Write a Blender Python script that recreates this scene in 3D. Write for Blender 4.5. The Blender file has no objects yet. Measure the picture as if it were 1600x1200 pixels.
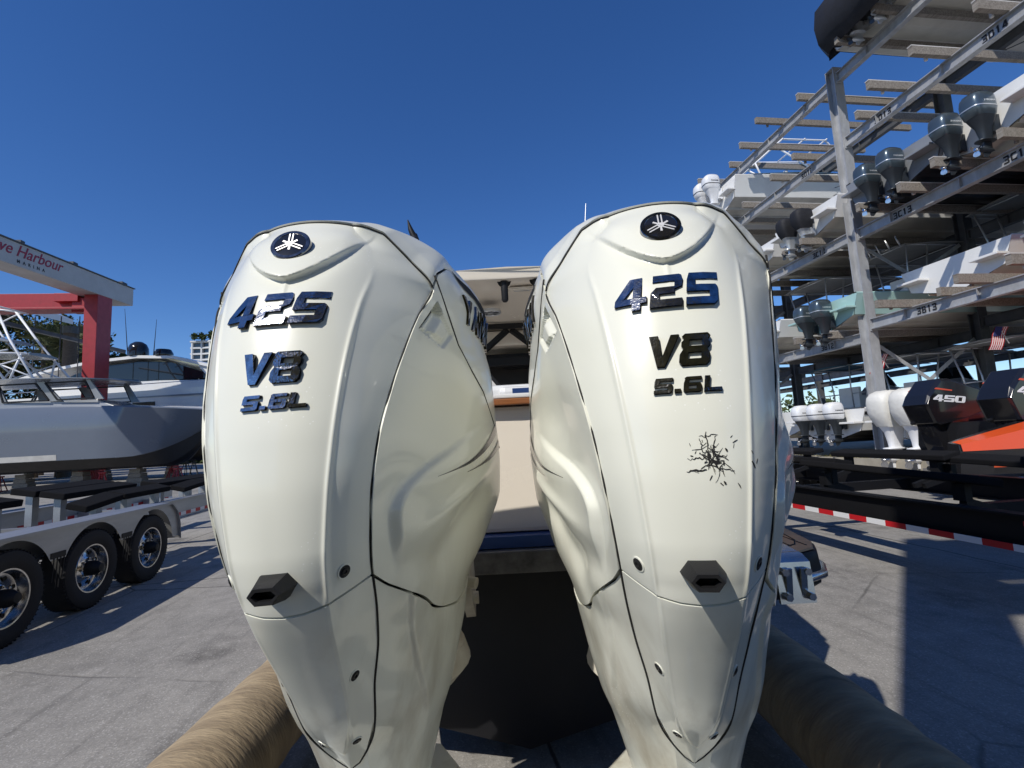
import bpy, bmesh, math, random
import numpy as np
from mathutils import Vector, Matrix, Euler
rad = math.radians
scn = bpy.context.scene
COL = scn.collection
rnd = random.Random(7)
# ---------------------------------------------------------------- camera
CAM_H = 1.45
F_PX, PITCH, ROLL = 761.25, 0.112964, -0.051966
cam_d = bpy.data.cameras.new('camera'); cam = bpy.data.objects.new('camera', cam_d); COL.objects.link(cam)
cam_d.sensor_width = 36.0; cam_d.lens = F_PX/1600*36; cam_d.clip_start = .05; cam_d.clip_end = 3000
_cp, _sp = math.cos(PITCH), math.sin(PITCH)
_fwd = Vector((0, _cp, _sp)); _up = Vector((0, -_sp, _cp)); _rt = Vector((1, 0, 0))
_c, _s = math.cos(ROLL), math.sin(ROLL)
_r2 = _c*_rt+_s*_up; _u2 = -_s*_rt+_c*_up
cam.matrix_world = Matrix(((_r2.x, _u2.x, -_fwd.x, 0), (_r2.y, _u2.y, -_fwd.y, 0), (_r2.z, _u2.z, -_fwd.z, CAM_H), (0, 0, 0, 1)))
scn.camera = cam
# ---------------------------------------------------------------- daylight
SUN_EL, SUN_AZ = rad(45), rad(38.6)          # light travels towards +y, 38.6 degrees to the right
SUN_POWER, SKY_POWER, EXPOSURE = 4.3, 0.125, 0.0
scn.view_settings.view_transform = 'Standard'; scn.view_settings.look = 'None'
scn.view_settings.exposure = EXPOSURE; scn.view_settings.gamma = 1
w = bpy.data.worlds.new('World'); scn.world = w; w.use_nodes = True
nt = w.node_tree; bg = nt.nodes['Background']
sky = nt.nodes.new('ShaderNodeTexSky'); sky.sky_type = 'NISHITA'; sky.sun_disc = False
sky.sun_elevation = SUN_EL; sky.sun_rotation = math.pi+SUN_AZ; sky.altitude = 900; sky.air_density = 1.0; sky.dust_density = 0.1; sky.ozone_density = 5.0
hs = nt.nodes.new('ShaderNodeHueSaturation'); hs.inputs['Saturation'].default_value = 1.21; hs.inputs['Hue'].default_value = .510
nt.links.new(sky.outputs[0], hs.inputs['Color']); nt.links.new(hs.outputs[0], bg.inputs[0]); bg.inputs[1].default_value = SKY_POWER
sd = bpy.data.lights.new('sun', 'SUN'); sun = bpy.data.objects.new('sun', sd); COL.objects.link(sun)
sd.energy = SUN_POWER; sd.angle = rad(.53); sd.color = (1, .95, .87)
_trav = Vector((math.sin(SUN_AZ)*math.cos(SUN_EL), math.cos(SUN_AZ)*math.cos(SUN_EL), -math.sin(SUN_EL)))
sun.rotation_euler = _trav.to_track_quat('-Z', 'Y').to_euler()
sun.location = (-20, -30, 40)
# ---------------------------------------------------------------- tags and object helpers
def tag(o, label=None, cat=None, group=None, kind=None):
    for k, v in (('label', label), ('category', cat), ('group', group), ('kind', kind)):
        if v: o[k] = v
    return o
def empty(name, loc=(0, 0, 0), rz=0, parent=None):
    o = bpy.data.objects.new(name, None); COL.objects.link(o); o.empty_display_size = .2
    o.location = loc; o.rotation_euler = (0, 0, rz)
    if parent: o.parent = parent
    return o
def thing(name, label, cat, loc=(0, 0, 0), rz=0, group=None):
    return tag(empty(name, loc, rz), label, cat, group)
def copy_tree(o, parent=None):
    c = o.copy(); COL.objects.link(c); c.parent = parent
    for ch in list(o.children): copy_tree(ch, c)
    return c
class MB:
    """collects verts and faces, builds ONE mesh object"""
    def __init__(s): s.v = []; s.f = []; s.m = []; s.mi = 0
    def add(s, vs, fs):
        n = len(s.v); s.v += [tuple(map(float, p)) for p in vs]; s.f += [tuple(i+n for i in f) for f in fs]; s.m += [s.mi]*len(fs); return s
    def box(s, c, d, rz=0, rx=0, ry=0):
        hx, hy, hz = d[0]/2, d[1]/2, d[2]/2
        M = Euler((rx, ry, rz)).to_matrix(); c = Vector(c)
        vs = [c+M@Vector((x*hx, y*hy, z*hz)) for x in (-1, 1) for y in (-1, 1) for z in (-1, 1)]
        return s.add(vs, [(0,1,3,2),(4,6,7,5),(0,4,5,1),(2,3,7,6),(0,2,6,4),(1,5,7,3)])
    def bar(s, a, b, w, h, up=(0, 0, 1)):
        a, b = Vector(a), Vector(b); d = (b-a).normalized(); u = Vector(up)
        if abs(d.dot(u)) > .98: u = Vector((0, 1, 0))
        r = d.cross(u).normalized(); u = r.cross(d)
        vs = [p+r*x*w/2+u*y*h/2 for p in (a, b) for x, y in ((-1,-1),(1,-1),(1,1),(-1,1))]
        return s.add(vs, [(3,2,1,0),(4,5,6,7),(0,1,5,4),(1,2,6,5),(2,3,7,6),(3,0,4,7)])
    def tube(s, pts, r, n=8, cap=True):
        pts = [Vector(p) for p in pts]; rr = r if isinstance(r, (list, tuple)) else [r]*len(pts)
        rings = []; pu = None
        for i, p in enumerate(pts):
            d = (pts[min(i+1, len(pts)-1)]-pts[max(i-1, 0)]).normalized()
            if pu is None:
                pu = d.orthogonal().normalized()
            u = (pu-d*pu.dot(d)).normalized(); pu = u; v = d.cross(u)
            rings.append([p+(u*math.cos(2*math.pi*k/n)+v*math.sin(2*math.pi*k/n))*rr[i] for k in range(n)])
        return s.loft(rings, True, cap)
    def cyl(s, a, b, r, n=20, r2=None):
        return s.tube([a, b], [r, r if r2 is None else r2], n)
    def loft(s, rings, closed=True, cap=True):
        n = len(rings[0]); vs = [p for r in rings for p in r]; fs = []
        for i in range(len(rings)-1):
            for k in range(n if closed else n-1):
                a, b = i*n+k, i*n+(k+1) % n
                fs.append((a, b, b+n, a+n))
        if cap and closed:
            fs.append(tuple(range(n))[::-1]); fs.append(tuple(range((len(rings)-1)*n, len(rings)*n)))
        return s.add(vs, fs)
    def prism(s, poly, off):
        """poly: list of 3d points, extruded by vector off"""
        n = len(poly); o = Vector(off); vs = [Vector(p) for p in poly]+[Vector(p)+o for p in poly]
        return s.add(vs, [tuple(range(n))[::-1], tuple(range(n, 2*n))]+[(i, (i+1) % n, (i+1) % n+n, i+n) for i in range(n)])
    def lathe(s, prof, c=(0, 0, 0), axis='z', n=24, cap=True):
        rings = []
        for r, h in prof:
            ring = []
            for k in range(n):
                a = 2*math.pi*k/n; x, y = r*math.cos(a), r*math.sin(a)
                p = {'z': (x, y, h), 'y': (x, h, y), 'x': (h, x, y)}[axis]
                ring.append((p[0]+c[0], p[1]+c[1], p[2]+c[2]))
            rings.append(ring)
        return s.loft(rings, True, cap)
    def grid(s, P, flip=False):
        n, m = P.shape[:2]; fs = []
        for i in range(n-1):
            for j in range(m-1):
                q = (i*m+j, i*m+j+1, (i+1)*m+j+1, (i+1)*m+j); fs.append(q[::-1] if flip else q)
        return s.add([tuple(p) for p in P.reshape(-1, 3)], fs)
    def build(s, name, mats, parent=None, smooth=None, fix=True, bevel=0):
        me = bpy.data.meshes.new(name); me.from_pydata(s.v, [], s.f)
        mats = mats if isinstance(mats, (list, tuple)) else [mats]
        for m in mats: me.materials.append(m)
        if len(mats) > 1: me.polygons.foreach_set('material_index', s.m)
        if fix:
            bm = bmesh.new(); bm.from_mesh(me); bmesh.ops.recalc_face_normals(bm, faces=bm.faces)
            if bevel: bmesh.ops.bevel(bm, geom=[e for e in bm.edges if e.calc_face_angle(0) > .5], offset=bevel, segments=2, profile=.6, affect='EDGES')
            bm.to_mesh(me); bm.free()
        if smooth:
            me.shade_smooth()
            if smooth < 3: me.set_sharp_from_angle(angle=smooth)
        me.update()
        o = bpy.data.objects.new(name, me); COL.objects.link(o)
        if parent: o.parent = parent
        return o
def build_each(mb, name, mats, parent=None, **kw):
    """one object per connected piece"""
    par = list(range(len(mb.v)))
    def find(a):
        while par[a] != a: par[a] = par[par[a]]; a = par[a]
        return a
    for f in mb.f:
        r = find(f[0])
        for q in f[1:]: par[find(q)] = r
    groups = {}
    for f, m in zip(mb.f, mb.m): groups.setdefault(find(f[0]), []).append((f, m))
    out = []
    for fs in groups.values():
        ids = sorted({i for f, _ in fs for i in f}); mp = {i: k for k, i in enumerate(ids)}
        q = MB(); q.v = [mb.v[i] for i in ids]; q.f = [tuple(mp[i] for i in f) for f, _ in fs]; q.m = [m for _, m in fs]
        out.append(q.build(name, mats, parent, **kw))
    return out
def panel(P, rim=.014, edge=.0022):
    """pads a surface grid with a rounded edge and an inward flange, so that gaps between panels read as real seams"""
    du = np.gradient(P, axis=0); dv = np.gradient(P, axis=1)
    N = np.cross(du, dv); N /= np.maximum(np.linalg.norm(N, axis=2, keepdims=True), 1e-9)
    return P, N
def flange(P, N, sgn, rim=.016, sides=(1, 1, 1, 1)):
    """sgn*N points outwards"""
    pad = [(1, 1), (1, 1), (0, 0)]
    Q = np.pad(P, pad, mode='edge'); NN = np.pad(N, pad, mode='edge')*sgn
    m = np.zeros(Q.shape[:2]); m[0, :] = sides[0]; m[-1, :] = np.maximum(m[-1, :], sides[1]); m[:, 0] = np.maximum(m[:, 0], sides[2]); m[:, -1] = np.maximum(m[:, -1], sides[3])
    return Q-NN*(m*rim)[..., None]
# ---------------------------------------------------------------- materials
MATS = {}
def mat(name, col, rough=.5, metal=0., coat=0., var=0., vscale=4., bump=0., bscale=60., col2=None, spec=.5, trans=0., alpha=1., detail=6, aniso=None, stretch=None, ior=1.45):
    if name in MATS: return MATS[name]
    m = bpy.data.materials.new(name); m.use_nodes = True; MATS[name] = m
    nt = m.node_tree; b = nt.nodes['Principled BSDF']
    c4 = lambda c: (c[0], c[1], c[2], 1)
    b.inputs['Base Color'].default_value = c4(col); b.inputs['Roughness'].default_value = rough; b.inputs['Metallic'].default_value = metal
    b.inputs['Coat Weight'].default_value = coat; b.inputs['Coat Roughness'].default_value = .06
    b.inputs['Specular IOR Level'].default_value = spec; b.inputs['IOR'].default_value = ior
    b.inputs['Transmission Weight'].default_value = trans; b.inputs['Alpha'].default_value = alpha
    if var or bump:
        tc = nt.nodes.new('ShaderNodeTexCoord'); src = tc.outputs['Object']
        if stretch:
            mp = nt.nodes.new('ShaderNodeMapping'); mp.inputs['Scale'].default_value = stretch; nt.links.new(src, mp.inputs[0]); src = mp.outputs[0]
    if var:
        n = nt.nodes.new('ShaderNodeTexNoise'); n.inputs['Scale'].default_value = vscale; n.inputs['Detail'].default_value = detail; n.inputs['Roughness'].default_value = .62
        nt.links.new(src, n.inputs['Vector'])
        r = nt.nodes.new('ShaderNodeMapRange'); r.inputs[1].default_value = .5-.22; r.inputs[2].default_value = .5+.22
        nt.links.new(n.outputs['Fac'], r.inputs[0])
        mx = nt.nodes.new('ShaderNodeMix'); mx.data_type = 'RGBA'
        d = col2 if col2 else tuple(c*(1-var) for c in col)
        mx.inputs[6].default_value = c4(d); mx.inputs[7].default_value = c4(col)
        nt.links.new(r.outputs[0], mx.inputs[0]); nt.links.new(mx.outputs[2], b.inputs['Base Color'])
        rr = nt.nodes.new('ShaderNodeMapRange'); rr.inputs[3].default_value = min(1, rough*1.25); rr.inputs[4].default_value = rough*.85
        nt.links.new(n.outputs['Fac'], rr.inputs[0]); nt.links.new(rr.outputs[0], b.inputs['Roughness'])
    if bump:
        n2 = nt.nodes.new('ShaderNodeTexNoise'); n2.inputs['Scale'].default_value = bscale; n2.inputs['Detail'].default_value = 5
        nt.links.new(src, n2.inputs['Vector'])
        bp = nt.nodes.new('ShaderNodeBump'); bp.inputs['Strength'].default_value = bump; bp.inputs['Distance'].default_value = .01
        nt.links.new(n2.outputs['Fac'], bp.inputs['Height']); nt.links.new(bp.outputs[0], b.inputs['Normal'])
    return m
# marine white with faint yellowing, dried droplets and road dust
def cowl_paint():
    m = mat('cowl_paint', (.74, .745, .655), rough=.30, coat=.5)
    nt = m.node_tree; b = nt.nodes['Principled BSDF']
    tc = nt.nodes.new('ShaderNodeTexCoord')
    n1 = nt.nodes.new('ShaderNodeTexNoise'); n1.inputs['Scale'].default_value = 3.2; n1.inputs['Detail'].default_value = 8; n1.inputs['Roughness'].default_value = .6
    mp = nt.nodes.new('ShaderNodeMapping'); mp.inputs['Scale'].default_value = (2.2, 2.2, .55)
    nt.links.new(tc.outputs['Object'], mp.inputs[0]); nt.links.new(mp.outputs[0], n1.inputs['Vector'])
    ge = nt.nodes.new('ShaderNodeSeparateXYZ'); nt.links.new(tc.outputs['Object'], ge.inputs[0])
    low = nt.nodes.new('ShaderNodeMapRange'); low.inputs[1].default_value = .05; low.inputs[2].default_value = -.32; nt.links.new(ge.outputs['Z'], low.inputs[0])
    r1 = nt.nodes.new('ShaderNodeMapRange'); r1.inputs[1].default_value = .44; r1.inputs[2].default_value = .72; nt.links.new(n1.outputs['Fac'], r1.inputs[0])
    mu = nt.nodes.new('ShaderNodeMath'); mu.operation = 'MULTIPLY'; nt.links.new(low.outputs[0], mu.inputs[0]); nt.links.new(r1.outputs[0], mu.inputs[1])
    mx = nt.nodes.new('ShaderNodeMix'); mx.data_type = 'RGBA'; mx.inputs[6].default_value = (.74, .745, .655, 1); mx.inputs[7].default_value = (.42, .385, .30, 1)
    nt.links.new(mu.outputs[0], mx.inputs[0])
    vo = nt.nodes.new('ShaderNodeTexVoronoi'); vo.inputs['Scale'].default_value = 95; nt.links.new(tc.outputs['Object'], vo.inputs['Vector'])
    lt = nt.nodes.new('ShaderNodeMath'); lt.operation = 'LESS_THAN'; lt.inputs[1].default_value = .13; nt.links.new(vo.outputs['Distance'], lt.inputs[0])
    ns = nt.nodes.new('ShaderNodeTexNoise'); ns.inputs['Scale'].default_value = 5; nt.links.new(tc.outputs['Object'], ns.inputs['Vector'])
    gt = nt.nodes.new('ShaderNodeMath'); gt.operation = 'GREATER_THAN'; gt.inputs[1].default_value = .60; nt.links.new(ns.outputs['Fac'], gt.inputs[0])
    dm = nt.nodes.new('ShaderNodeMath'); dm.operation = 'MULTIPLY'; nt.links.new(lt.outputs[0], dm.inputs[0]); nt.links.new(gt.outputs[0], dm.inputs[1])
    d2 = nt.nodes.new('ShaderNodeMath'); d2.operation = 'MULTIPLY'; d2.inputs[1].default_value = .55; nt.links.new(dm.outputs[0], d2.inputs[0])
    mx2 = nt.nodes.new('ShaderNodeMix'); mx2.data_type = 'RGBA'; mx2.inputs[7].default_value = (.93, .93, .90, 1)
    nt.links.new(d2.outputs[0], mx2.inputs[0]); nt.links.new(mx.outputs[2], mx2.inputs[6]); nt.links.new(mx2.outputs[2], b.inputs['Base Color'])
    rr = nt.nodes.new('ShaderNodeMapRange'); rr.inputs[3].default_value = .24; rr.inputs[4].default_value = .42; nt.links.new(n1.outputs['Fac'], rr.inputs[0]); nt.links.new(rr.outputs[0], b.inputs['Roughness'])
    return m
# ---------------------------------------------------------------- big outboard: pure geometry
def ci(x, xs, ys):
    """smooth (monotone-ish Hermite) interpolation"""
    xs = np.asarray(xs, float); ys = np.asarray(ys, float); x = np.clip(np.asarray(x, float), xs[0], xs[-1])
    h = np.diff(xs); d = np.diff(ys)/h
    m = np.zeros(len(xs)); m[0] = d[0]; m[-1] = d[-1]
    for i in range(1, len(xs)-1):
        m[i] = 0 if d[i-1]*d[i] <= 0 else (h[i-1]+h[i])*3/((2*h[i]+h[i-1])/d[i-1]+(h[i]+2*h[i-1])/d[i])
    i = np.clip(np.searchsorted(xs, x)-1, 0, len(h)-1)
    t = (x-xs[i])/h[i]
    return ((2*t**3-3*t**2+1)*ys[i]+(t**3-2*t**2+t)*h[i]*m[i]+(-2*t**3+3*t**2)*ys[i+1]+(t**3-t**2)*h[i]*m[i+1])
def sst(a, b, x):
    t = np.clip((np.asarray(x, float)-a)/(b-a), 0, 1); return t*t*(3-2*t)
ZS = [.745,.79,.83,.865,.955,1.045,1.135,1.225,1.27,1.36,1.45,1.54,1.63,1.72,1.81,1.87,1.928,1.95]
SX = [.012,.042,.062,.072,.086,.1055,.119,.128,.133,.144,.158,.178,.200,.225,.2535,.21,.158,.14]
SY = [-.045,-.07,-.092,-.111,-.148,-.175,-.222,-.276,-.290,-.304,-.292,-.255,-.200,-.134,-.052,-.078,-.113,-.12]
CZ = [.745,.80,.883,.955,1.045,1.135,1.225,1.27,1.36,1.45,1.54,1.63,1.72,1.81,1.87,1.928,1.95]
CX = [.006,.022,.0405,.0505,.060,.068,.076,.080,.089,.099,.110,.122,.135,.148,.140,.10,.09]
CY = [-.050,-.090,-.155,-.199,-.257,-.314,-.354,-.364,-.367,-.358,-.339,-.308,-.261,-.197,-.162,-.135,-.13]
MZ = [.745,.80,.883,.955,1.045,1.135,1.165,1.22,1.27,1.36,1.45,1.54,1.63,1.72,1.773,1.80,1.85,1.90,1.945]
MY = [-.054,-.096,-.165,-.210,-.270,-.330,-.348,-.372,-.381,-.385,-.378,-.362,-.341,-.312,-.289,-.274,-.240,-.203,-.162]
def sx(z): return ci(z, ZS, SX)
def sy(z): return np.interp(z, ZS, SY)
def cx(z): return ci(z, CZ, CX)
def rear_y(x, z):
    """rear face of the cowling, local y (negative = towards the viewer)"""
    x = np.abs(np.asarray(x, float)); z = np.asarray(z, float)
    c = cx(z); s = np.maximum(sx(z), c+.004); yc = ci(z, CZ, CY); ym = ci(z, MZ, MY); ys = ci(z, ZS, SY)
    q = np.clip(x/c, 0, 1)
    inner = ym+(yc-ym)*q**2.4
    r = np.clip((x-c)/(s-c), 0, 1)
    outer = yc+(ys-yc)*(r*1.0)-.006*np.sin(np.pi*r)*sst(1.0, 1.3, z)
    y = np.where(x <= c, inner, outer)
    # a soft rib along the crease
    y = y-.0035*np.exp(-((x-c)/.0045)**2)*sst(1.84, 1.70, z)*sst(.80, .90, z)
    # scoop outside the crease high on the panel
    # emblem visor: raised plate with a V-shaped lower lip
    zd = 1.770+.14*x+6.3*x*x
    w = z-zd
    y = y-.0125*sst(-.003, .005, w)*sst(.17, .05, w)*sst(.150, .09, x)
    y = y+.006*np.exp(-(np.minimum(w, 0)/.035)**2)*sst(.004, -.004, w)*sst(.14, .06, x)-.003*np.exp(-(x/.004)**2)*sst(-.07, -.01, w)*sst(.002, -.006, w)
    # lower centre field lies a little proud of its flanks and ends in a V
    vz = .800+.10*np.clip(x/.04, 0, 2)**1.5
    y = y-.004*sst(0, .006, c-x)*sst(1.2, 1.16, z)*sst(-.004, .004, z-vz)
    return y
# side sections: rows of (x, y) control points from the rear seam round to the bow side of the motor
SEC_Z = [.30,.45,.60,.75,.865,.955,1.045,1.135,1.20,1.27,1.45,1.63,1.75,1.81,1.85,1.91,1.95]
SEC = [[(.015,.05),(.04,.07),(.055,.11),(.055,.18),(.04,.23),(0,.25)],
 [(.02,.04),(.055,.07),(.085,.11),(.095,.19),(.07,.26),(0,.30)],
 [(.03,.02),(.07,.05),(.115,.11),(.135,.20),(.10,.29),(0,.34)],
 [(.036,-.045),(.095,.01),(.148,.08),(.180,.20),(.15,.32),(0,.37)],
 [(.072,-.108),(.130,-.03),(.178,.06),(.212,.21),(.18,.35),(0,.40)],
 [(.086,-.148),(.143,-.06),(.193,.05),(.226,.22),(.19,.38),(0,.42)],
 [(.1035,-.182),(.16,-.08),(.21,.02),(.243,.22),(.20,.40),(0,.45)],
 [(.116,-.232),(.185,-.11),(.248,.06),(.292,.28),(.24,.47),(0,.53)],
 [(.124,-.282),(.176,-.13),(.268,.08),(.322,.34),(.26,.53),(0,.59)],
 [(.129,-.303),(.180,-.135),(.284,.10),(.344,.36),(.28,.56),(0,.63)],
 [(.154,-.312),(.212,-.115),(.304,.10),(.354,.37),(.29,.58),(0,.65)],
 [(.197,-.210),(.246,-.065),(.310,.12),(.352,.37),(.29,.58),(0,.65)],
 [(.233,-.110),(.264,-.02),(.302,.11),(.336,.34),(.28,.57),(0,.64)],
 [(.2535,-.050),(.279,.03),(.310,.13),(.350,.33),(.285,.55),(0,.62)],
 [(.2535,-.045),(.277,.04),(.305,.13),(.348,.33),(.28,.54),(0,.61)],
 [(.245,-.03),(.268,.05),(.292,.14),(.335,.33),(.27,.53),(0,.60)],
 [(.225,-.01),(.255,.06),(.275,.14),(.315,.32),(.25,.51),(0,.58)]]
_SA = np.array(SEC)
_SA[8:15, 3, 0] *= 1.055; _SA[8:15, 3, 1] += .05; _SA[5:8, 3, 0] *= 1.05; _SA[5:8, 3, 1] += .03
def crom(P, w):
    """Catmull-Rom through the control rows P (k,n,2) at parameters w in [0,1]"""
    k = P.shape[0]
    Q = np.concatenate([2*P[:1]-P[1:2], P, (P[-2:-1]*np.array([-1, 1]))[0:1]])
    u = np.clip(w, 0, 1)*(k-1); i = np.minimum(u.astype(int), k-2); t = (u-i)[:, None]
    n = np.arange(P.shape[1]); 
    a, b, c, d = Q[i, n], Q[i+1, n], Q[i+2, n], Q[i+3, n]
    return .5*(2*b+(c-a)*t+(2*a-5*b+4*c-d)*t*t+(3*b-a-3*c+d)*t**3)
def side_xy(z, w):
    z = np.atleast_1d(np.asarray(z, float)).ravel(); w = np.broadcast_to(np.asarray(w, float), z.shape)
    P = np.zeros((6, len(z), 2))
    for k in range(6):
        for a in range(2):
            P[k, :, a] = ci(z, SEC_Z, _SA[:, k, a])
    # keep the first column exactly on the rear seam above the tip
    P[0, :, 0] = np.where(z > .80, np.where(z < 1.81, sx(z), P[0, :, 0]), P[0, :, 0])
    P[0, :, 1] = np.where(z > .80, np.where(z < 1.81, ci(z, ZS, SY), P[0, :, 1]), P[0, :, 1])
    return crom(P, w)
# ---------------------------------------------------------------- glyphs as convex pieces in a unit box
GL = {
 '4': [[(0,.20),(1,.20),(1,.38),(0,.38)], [(.56,0),(.82,0),(.82,.20),(.56,.20)], [(.56,.38),(.82,.38),(.82,1),(.56,1)], [(0,.38),(.27,.38),(.56,.72),(.56,1),(.42,1)]],
 '2': [[(.04,.78),(1,.78),(.95,.96),(.87,1),(.04,1)], [(.74,.52),(.97,.60),(1,.78),(.74,.78)], [(0,.44),(.16,.60),(.97,.60),(.74,.52),(.74,.40),(.06,.40)], [(0,.22),(.27,.22),(.27,.40),(.06,.40),(0,.44)], [(0,0),(1,0),(1,.22),(0,.22)]],
 '5': [[(0,.78),(1,.78),(1,1),(.06,1)], [(0,.61),(.27,.61),(.27,.78),(0,.78)], [(0,.40),(.74,.40),(.93,.61),(0,.61)], [(.74,.22),(1,.22),(1,.54),(.93,.61),(.74,.40)], [(0,0),(.90,0),(1,.10),(1,.22),(0,.22)]],
 'V': [[(0,1),(.30,1),(.50,.30),(.36,0)], [(.36,0),(.62,0),(1,1),(.72,1),(.50,.30)]],
 '8': [[(.10,.80),(.90,.80),(.97,.92),(.88,1),(.12,1),(.03,.92)], [(.03,.60),(.28,.60),(.28,.80),(.10,.80),(.03,.74)], [(.72,.60),(.97,.60),(.97,.74),(.90,.80),(.72,.80)], [(.03,.40),(.97,.40),(.90,.50),(.97,.60),(.03,.60),(.10,.50)], [(0,.20),(.28,.20),(.28,.40),(.03,.40),(0,.34)], [(.72,.20),(1,.20),(1,.34),(.97,.40),(.72,.40)], [(0,.10),(.10,0),(.90,0),(1,.10),(1,.20),(0,.20)]],
 '6': [[(.05,.80),(.96,.80),(.96,1),(.14,1),(.03,.92)], [(0,.60),(.28,.60),(.28,.80),(.05,.80)], [(0,.42),(1,.42),(.92,.60),(0,.60)], [(0,.20),(.28,.20),(.28,.42),(0,.42)], [(.72,.20),(1,.20),(1,.42),(.72,.42)], [(0,.10),(.10,0),(.90,0),(1,.10),(1,.20),(0,.20)]],
 '0': [[(0,.8),(1,.8),(.95,.95),(.88,1),(.12,1),(.05,.95)], [(0,.2),(.28,.2),(.28,.8),(0,.8)], [(.72,.2),(1,.2),(1,.8),(.72,.8)], [(.05,.05),(.12,0),(.88,0),(.95,.05),(1,.2),(0,.2)]],
 'L': [[(0,.22),(.30,.22),(.30,1),(0,1)], [(0,0),(1,0),(1,.22),(0,.22)]],
 '.': [[(0,0),(1,0),(1,.24),(0,.24)]],
 'Y': [[(0,1),(.28,1),(.5,.66),(.38,.42)], [(.62,.42),(.5,.66),(.72,1),(1,1)], [(.38,.42),(.38,0),(.62,0),(.62,.42),(.5,.66)]],
 'A': [[(0,0),(.26,0),(.36,.22),(.5,.72),(.36,1)], [(.74,0),(1,0),(.64,1),(.5,.72),(.64,.22)], [(.36,1),(.5,.72),(.64,1)], [(.36,.22),(.64,.22),(.60,.40),(.40,.40)]],
 'M': [[(0,0),(.24,0),(.24,1),(0,1)], [(.76,0),(1,0),(1,1),(.76,1)], [(.24,1),(.24,.66),(.5,.24),(.5,.58)], [(.5,.58),(.5,.24),(.76,.66),(.76,1)]],
 'H': [[(0,0),(.26,0),(.26,1),(0,1)], [(.74,0),(1,0),(1,1),(.74,1)], [(.26,.40),(.74,.40),(.74,.62),(.26,.62)]],
 'C': [[(0,.2),(.28,.2),(.28,.8),(0,.8)], [(0,.8),(1,.8),(1,1),(.1,1)], [(.1,0),(1,0),(1,.2),(0,.2)]],
 'B': [[(0,0),(.26,0),(.26,1),(0,1)], [(.26,.82),(.9,.82),(.86,1),(.26,1)], [(.26,.42),(.95,.42),(.88,.6),(.26,.6)], [(.26,0),(.9,0),(1,.18),(.26,.18)], [(.7,.6),(.88,.6),(.95,.7),(.9,.82),(.7,.82)], [(.74,.18),(1,.18),(1,.34),(.95,.42),(.74,.42)]],
 'D': [[(0,0),(.26,0),(.26,1),(0,1)], [(.26,.8),(1,.8),(.85,1),(.26,1)], [(.26,0),(.85,0),(1,.2),(.26,.2)], [(.74,.2),(1,.2),(1,.8),(.74,.8)]],
 '1': [[(.35,0),(.65,0),(.65,1),(.35,1)], [(.12,.7),(.35,.78),(.35,1)]],
 '3': [[(0,.8),(1,.8),(.9,1),(0,1)], [(.72,.6),(.92,.6),(1,.8),(.72,.8)], [(.2,.42),(.92,.42),(.92,.6),(.2,.6)], [(.72,.2),(1,.2),(.92,.42),(.72,.42)], [(0,0),(.9,0),(1,.2),(0,.2)]],
 'I': [[(.3,0),(.7,0),(.7,1),(.3,1)]],
 'R': [[(0,0),(.26,0),(.26,1),(0,1)], [(.26,.8),(1,.8),(.9,1),(.26,1)], [(.74,.55),(1,.6),(1,.8),(.74,.8)], [(.26,.38),(.9,.38),(1,.6),(.26,.58)], [(.45,.38),(.72,.0),(1,0),(.75,.38)]],
 'N': [[(0,0),(.24,0),(.24,1),(0,1)], [(.76,0),(1,0),(1,1),(.76,1)], [(.24,1),(.24,.62),(.76,0),(.76,.38)]],
}
def subdiv(poly, step):
    out = []
    for i, p in enumerate(poly):
        q = poly[(i+1) % len(poly)]; n = max(1, int(math.hypot(q[0]-p[0], q[1]-p[1])/step))
        out += [(p[0]+(q[0]-p[0])*k/n, p[1]+(q[1]-p[1])*k/n) for k in range(n)]
    return out
def word(mb, text, x0, z0, wd, ht, gap, shear, fn, front, back, step=.02):
    """fn(x,z,offset)->3d; lays each glyph as convex prisms on a surface"""
    x = x0
    for ch in text:
        w_ = wd*(.34 if ch == '.' else (.55 if ch == 'I' else 1))
        if ch != ' ':
            for poly in GL[ch]:
                pl = subdiv([(x+a*w_+shear*b*ht, z0+b*ht) for a, b in poly], step)
                f_ = [fn(a, b, front) for a, b in pl]; b_ = [fn(a, b, back) for a, b in pl]
                n = len(pl)
                mb.add(f_+b_, [tuple(range(n)), tuple(range(n, 2*n))[::-1]]+[(i, i+n, (i+1) % n+n, (i+1) % n) for i in range(n)])
        x += w_+gap
    return x-gap-x0
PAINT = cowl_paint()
M_CHROME = mat('letter_chrome', (.52, .53, .56), rough=.13, metal=1, var=.5, vscale=60, col2=(.16, .165, .175), bump=.10, bscale=260)
M_EMB = mat('emblem_chrome', (.80, .80, .80), rough=.42, metal=.7)
M_BLACKCHROME = mat('dark_chrome', (.10, .105, .115), rough=.13, metal=1, var=.6, vscale=70, col2=(.30, .30, .31))
M_BLACKGLOSS = mat('black_gloss', (.012, .012, .014), rough=.12, coat=.4)
M_BLACKPLASTIC = mat('black_plastic', (.012, .012, .013), rough=.5, spec=.3, bump=.08, bscale=300)
M_GAP = mat('rubber_and_gap_shade', (.02, .02, .02), rough=.8)  # dark colour for rubber parts and for painted shade in gaps
M_STEEL = mat('stainless', (.62, .63, .65), rough=.22, metal=1, var=.15, vscale=20)
M_BOLT = mat('bolt_black', (.03, .03, .032), rough=.35, metal=.6)
M_SCUFF = mat('black_scuff', (.012, .012, .012), rough=.6)
M_STRIPE = mat('smoke_stripe', (.055, .055, .06), rough=.25, coat=.5)
M_ARM = mat('aged_white_paint', (.66, .64, .55), rough=.45, var=.35, vscale=9, col2=(.45, .40, .31))
Z0 = 1.2
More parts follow.
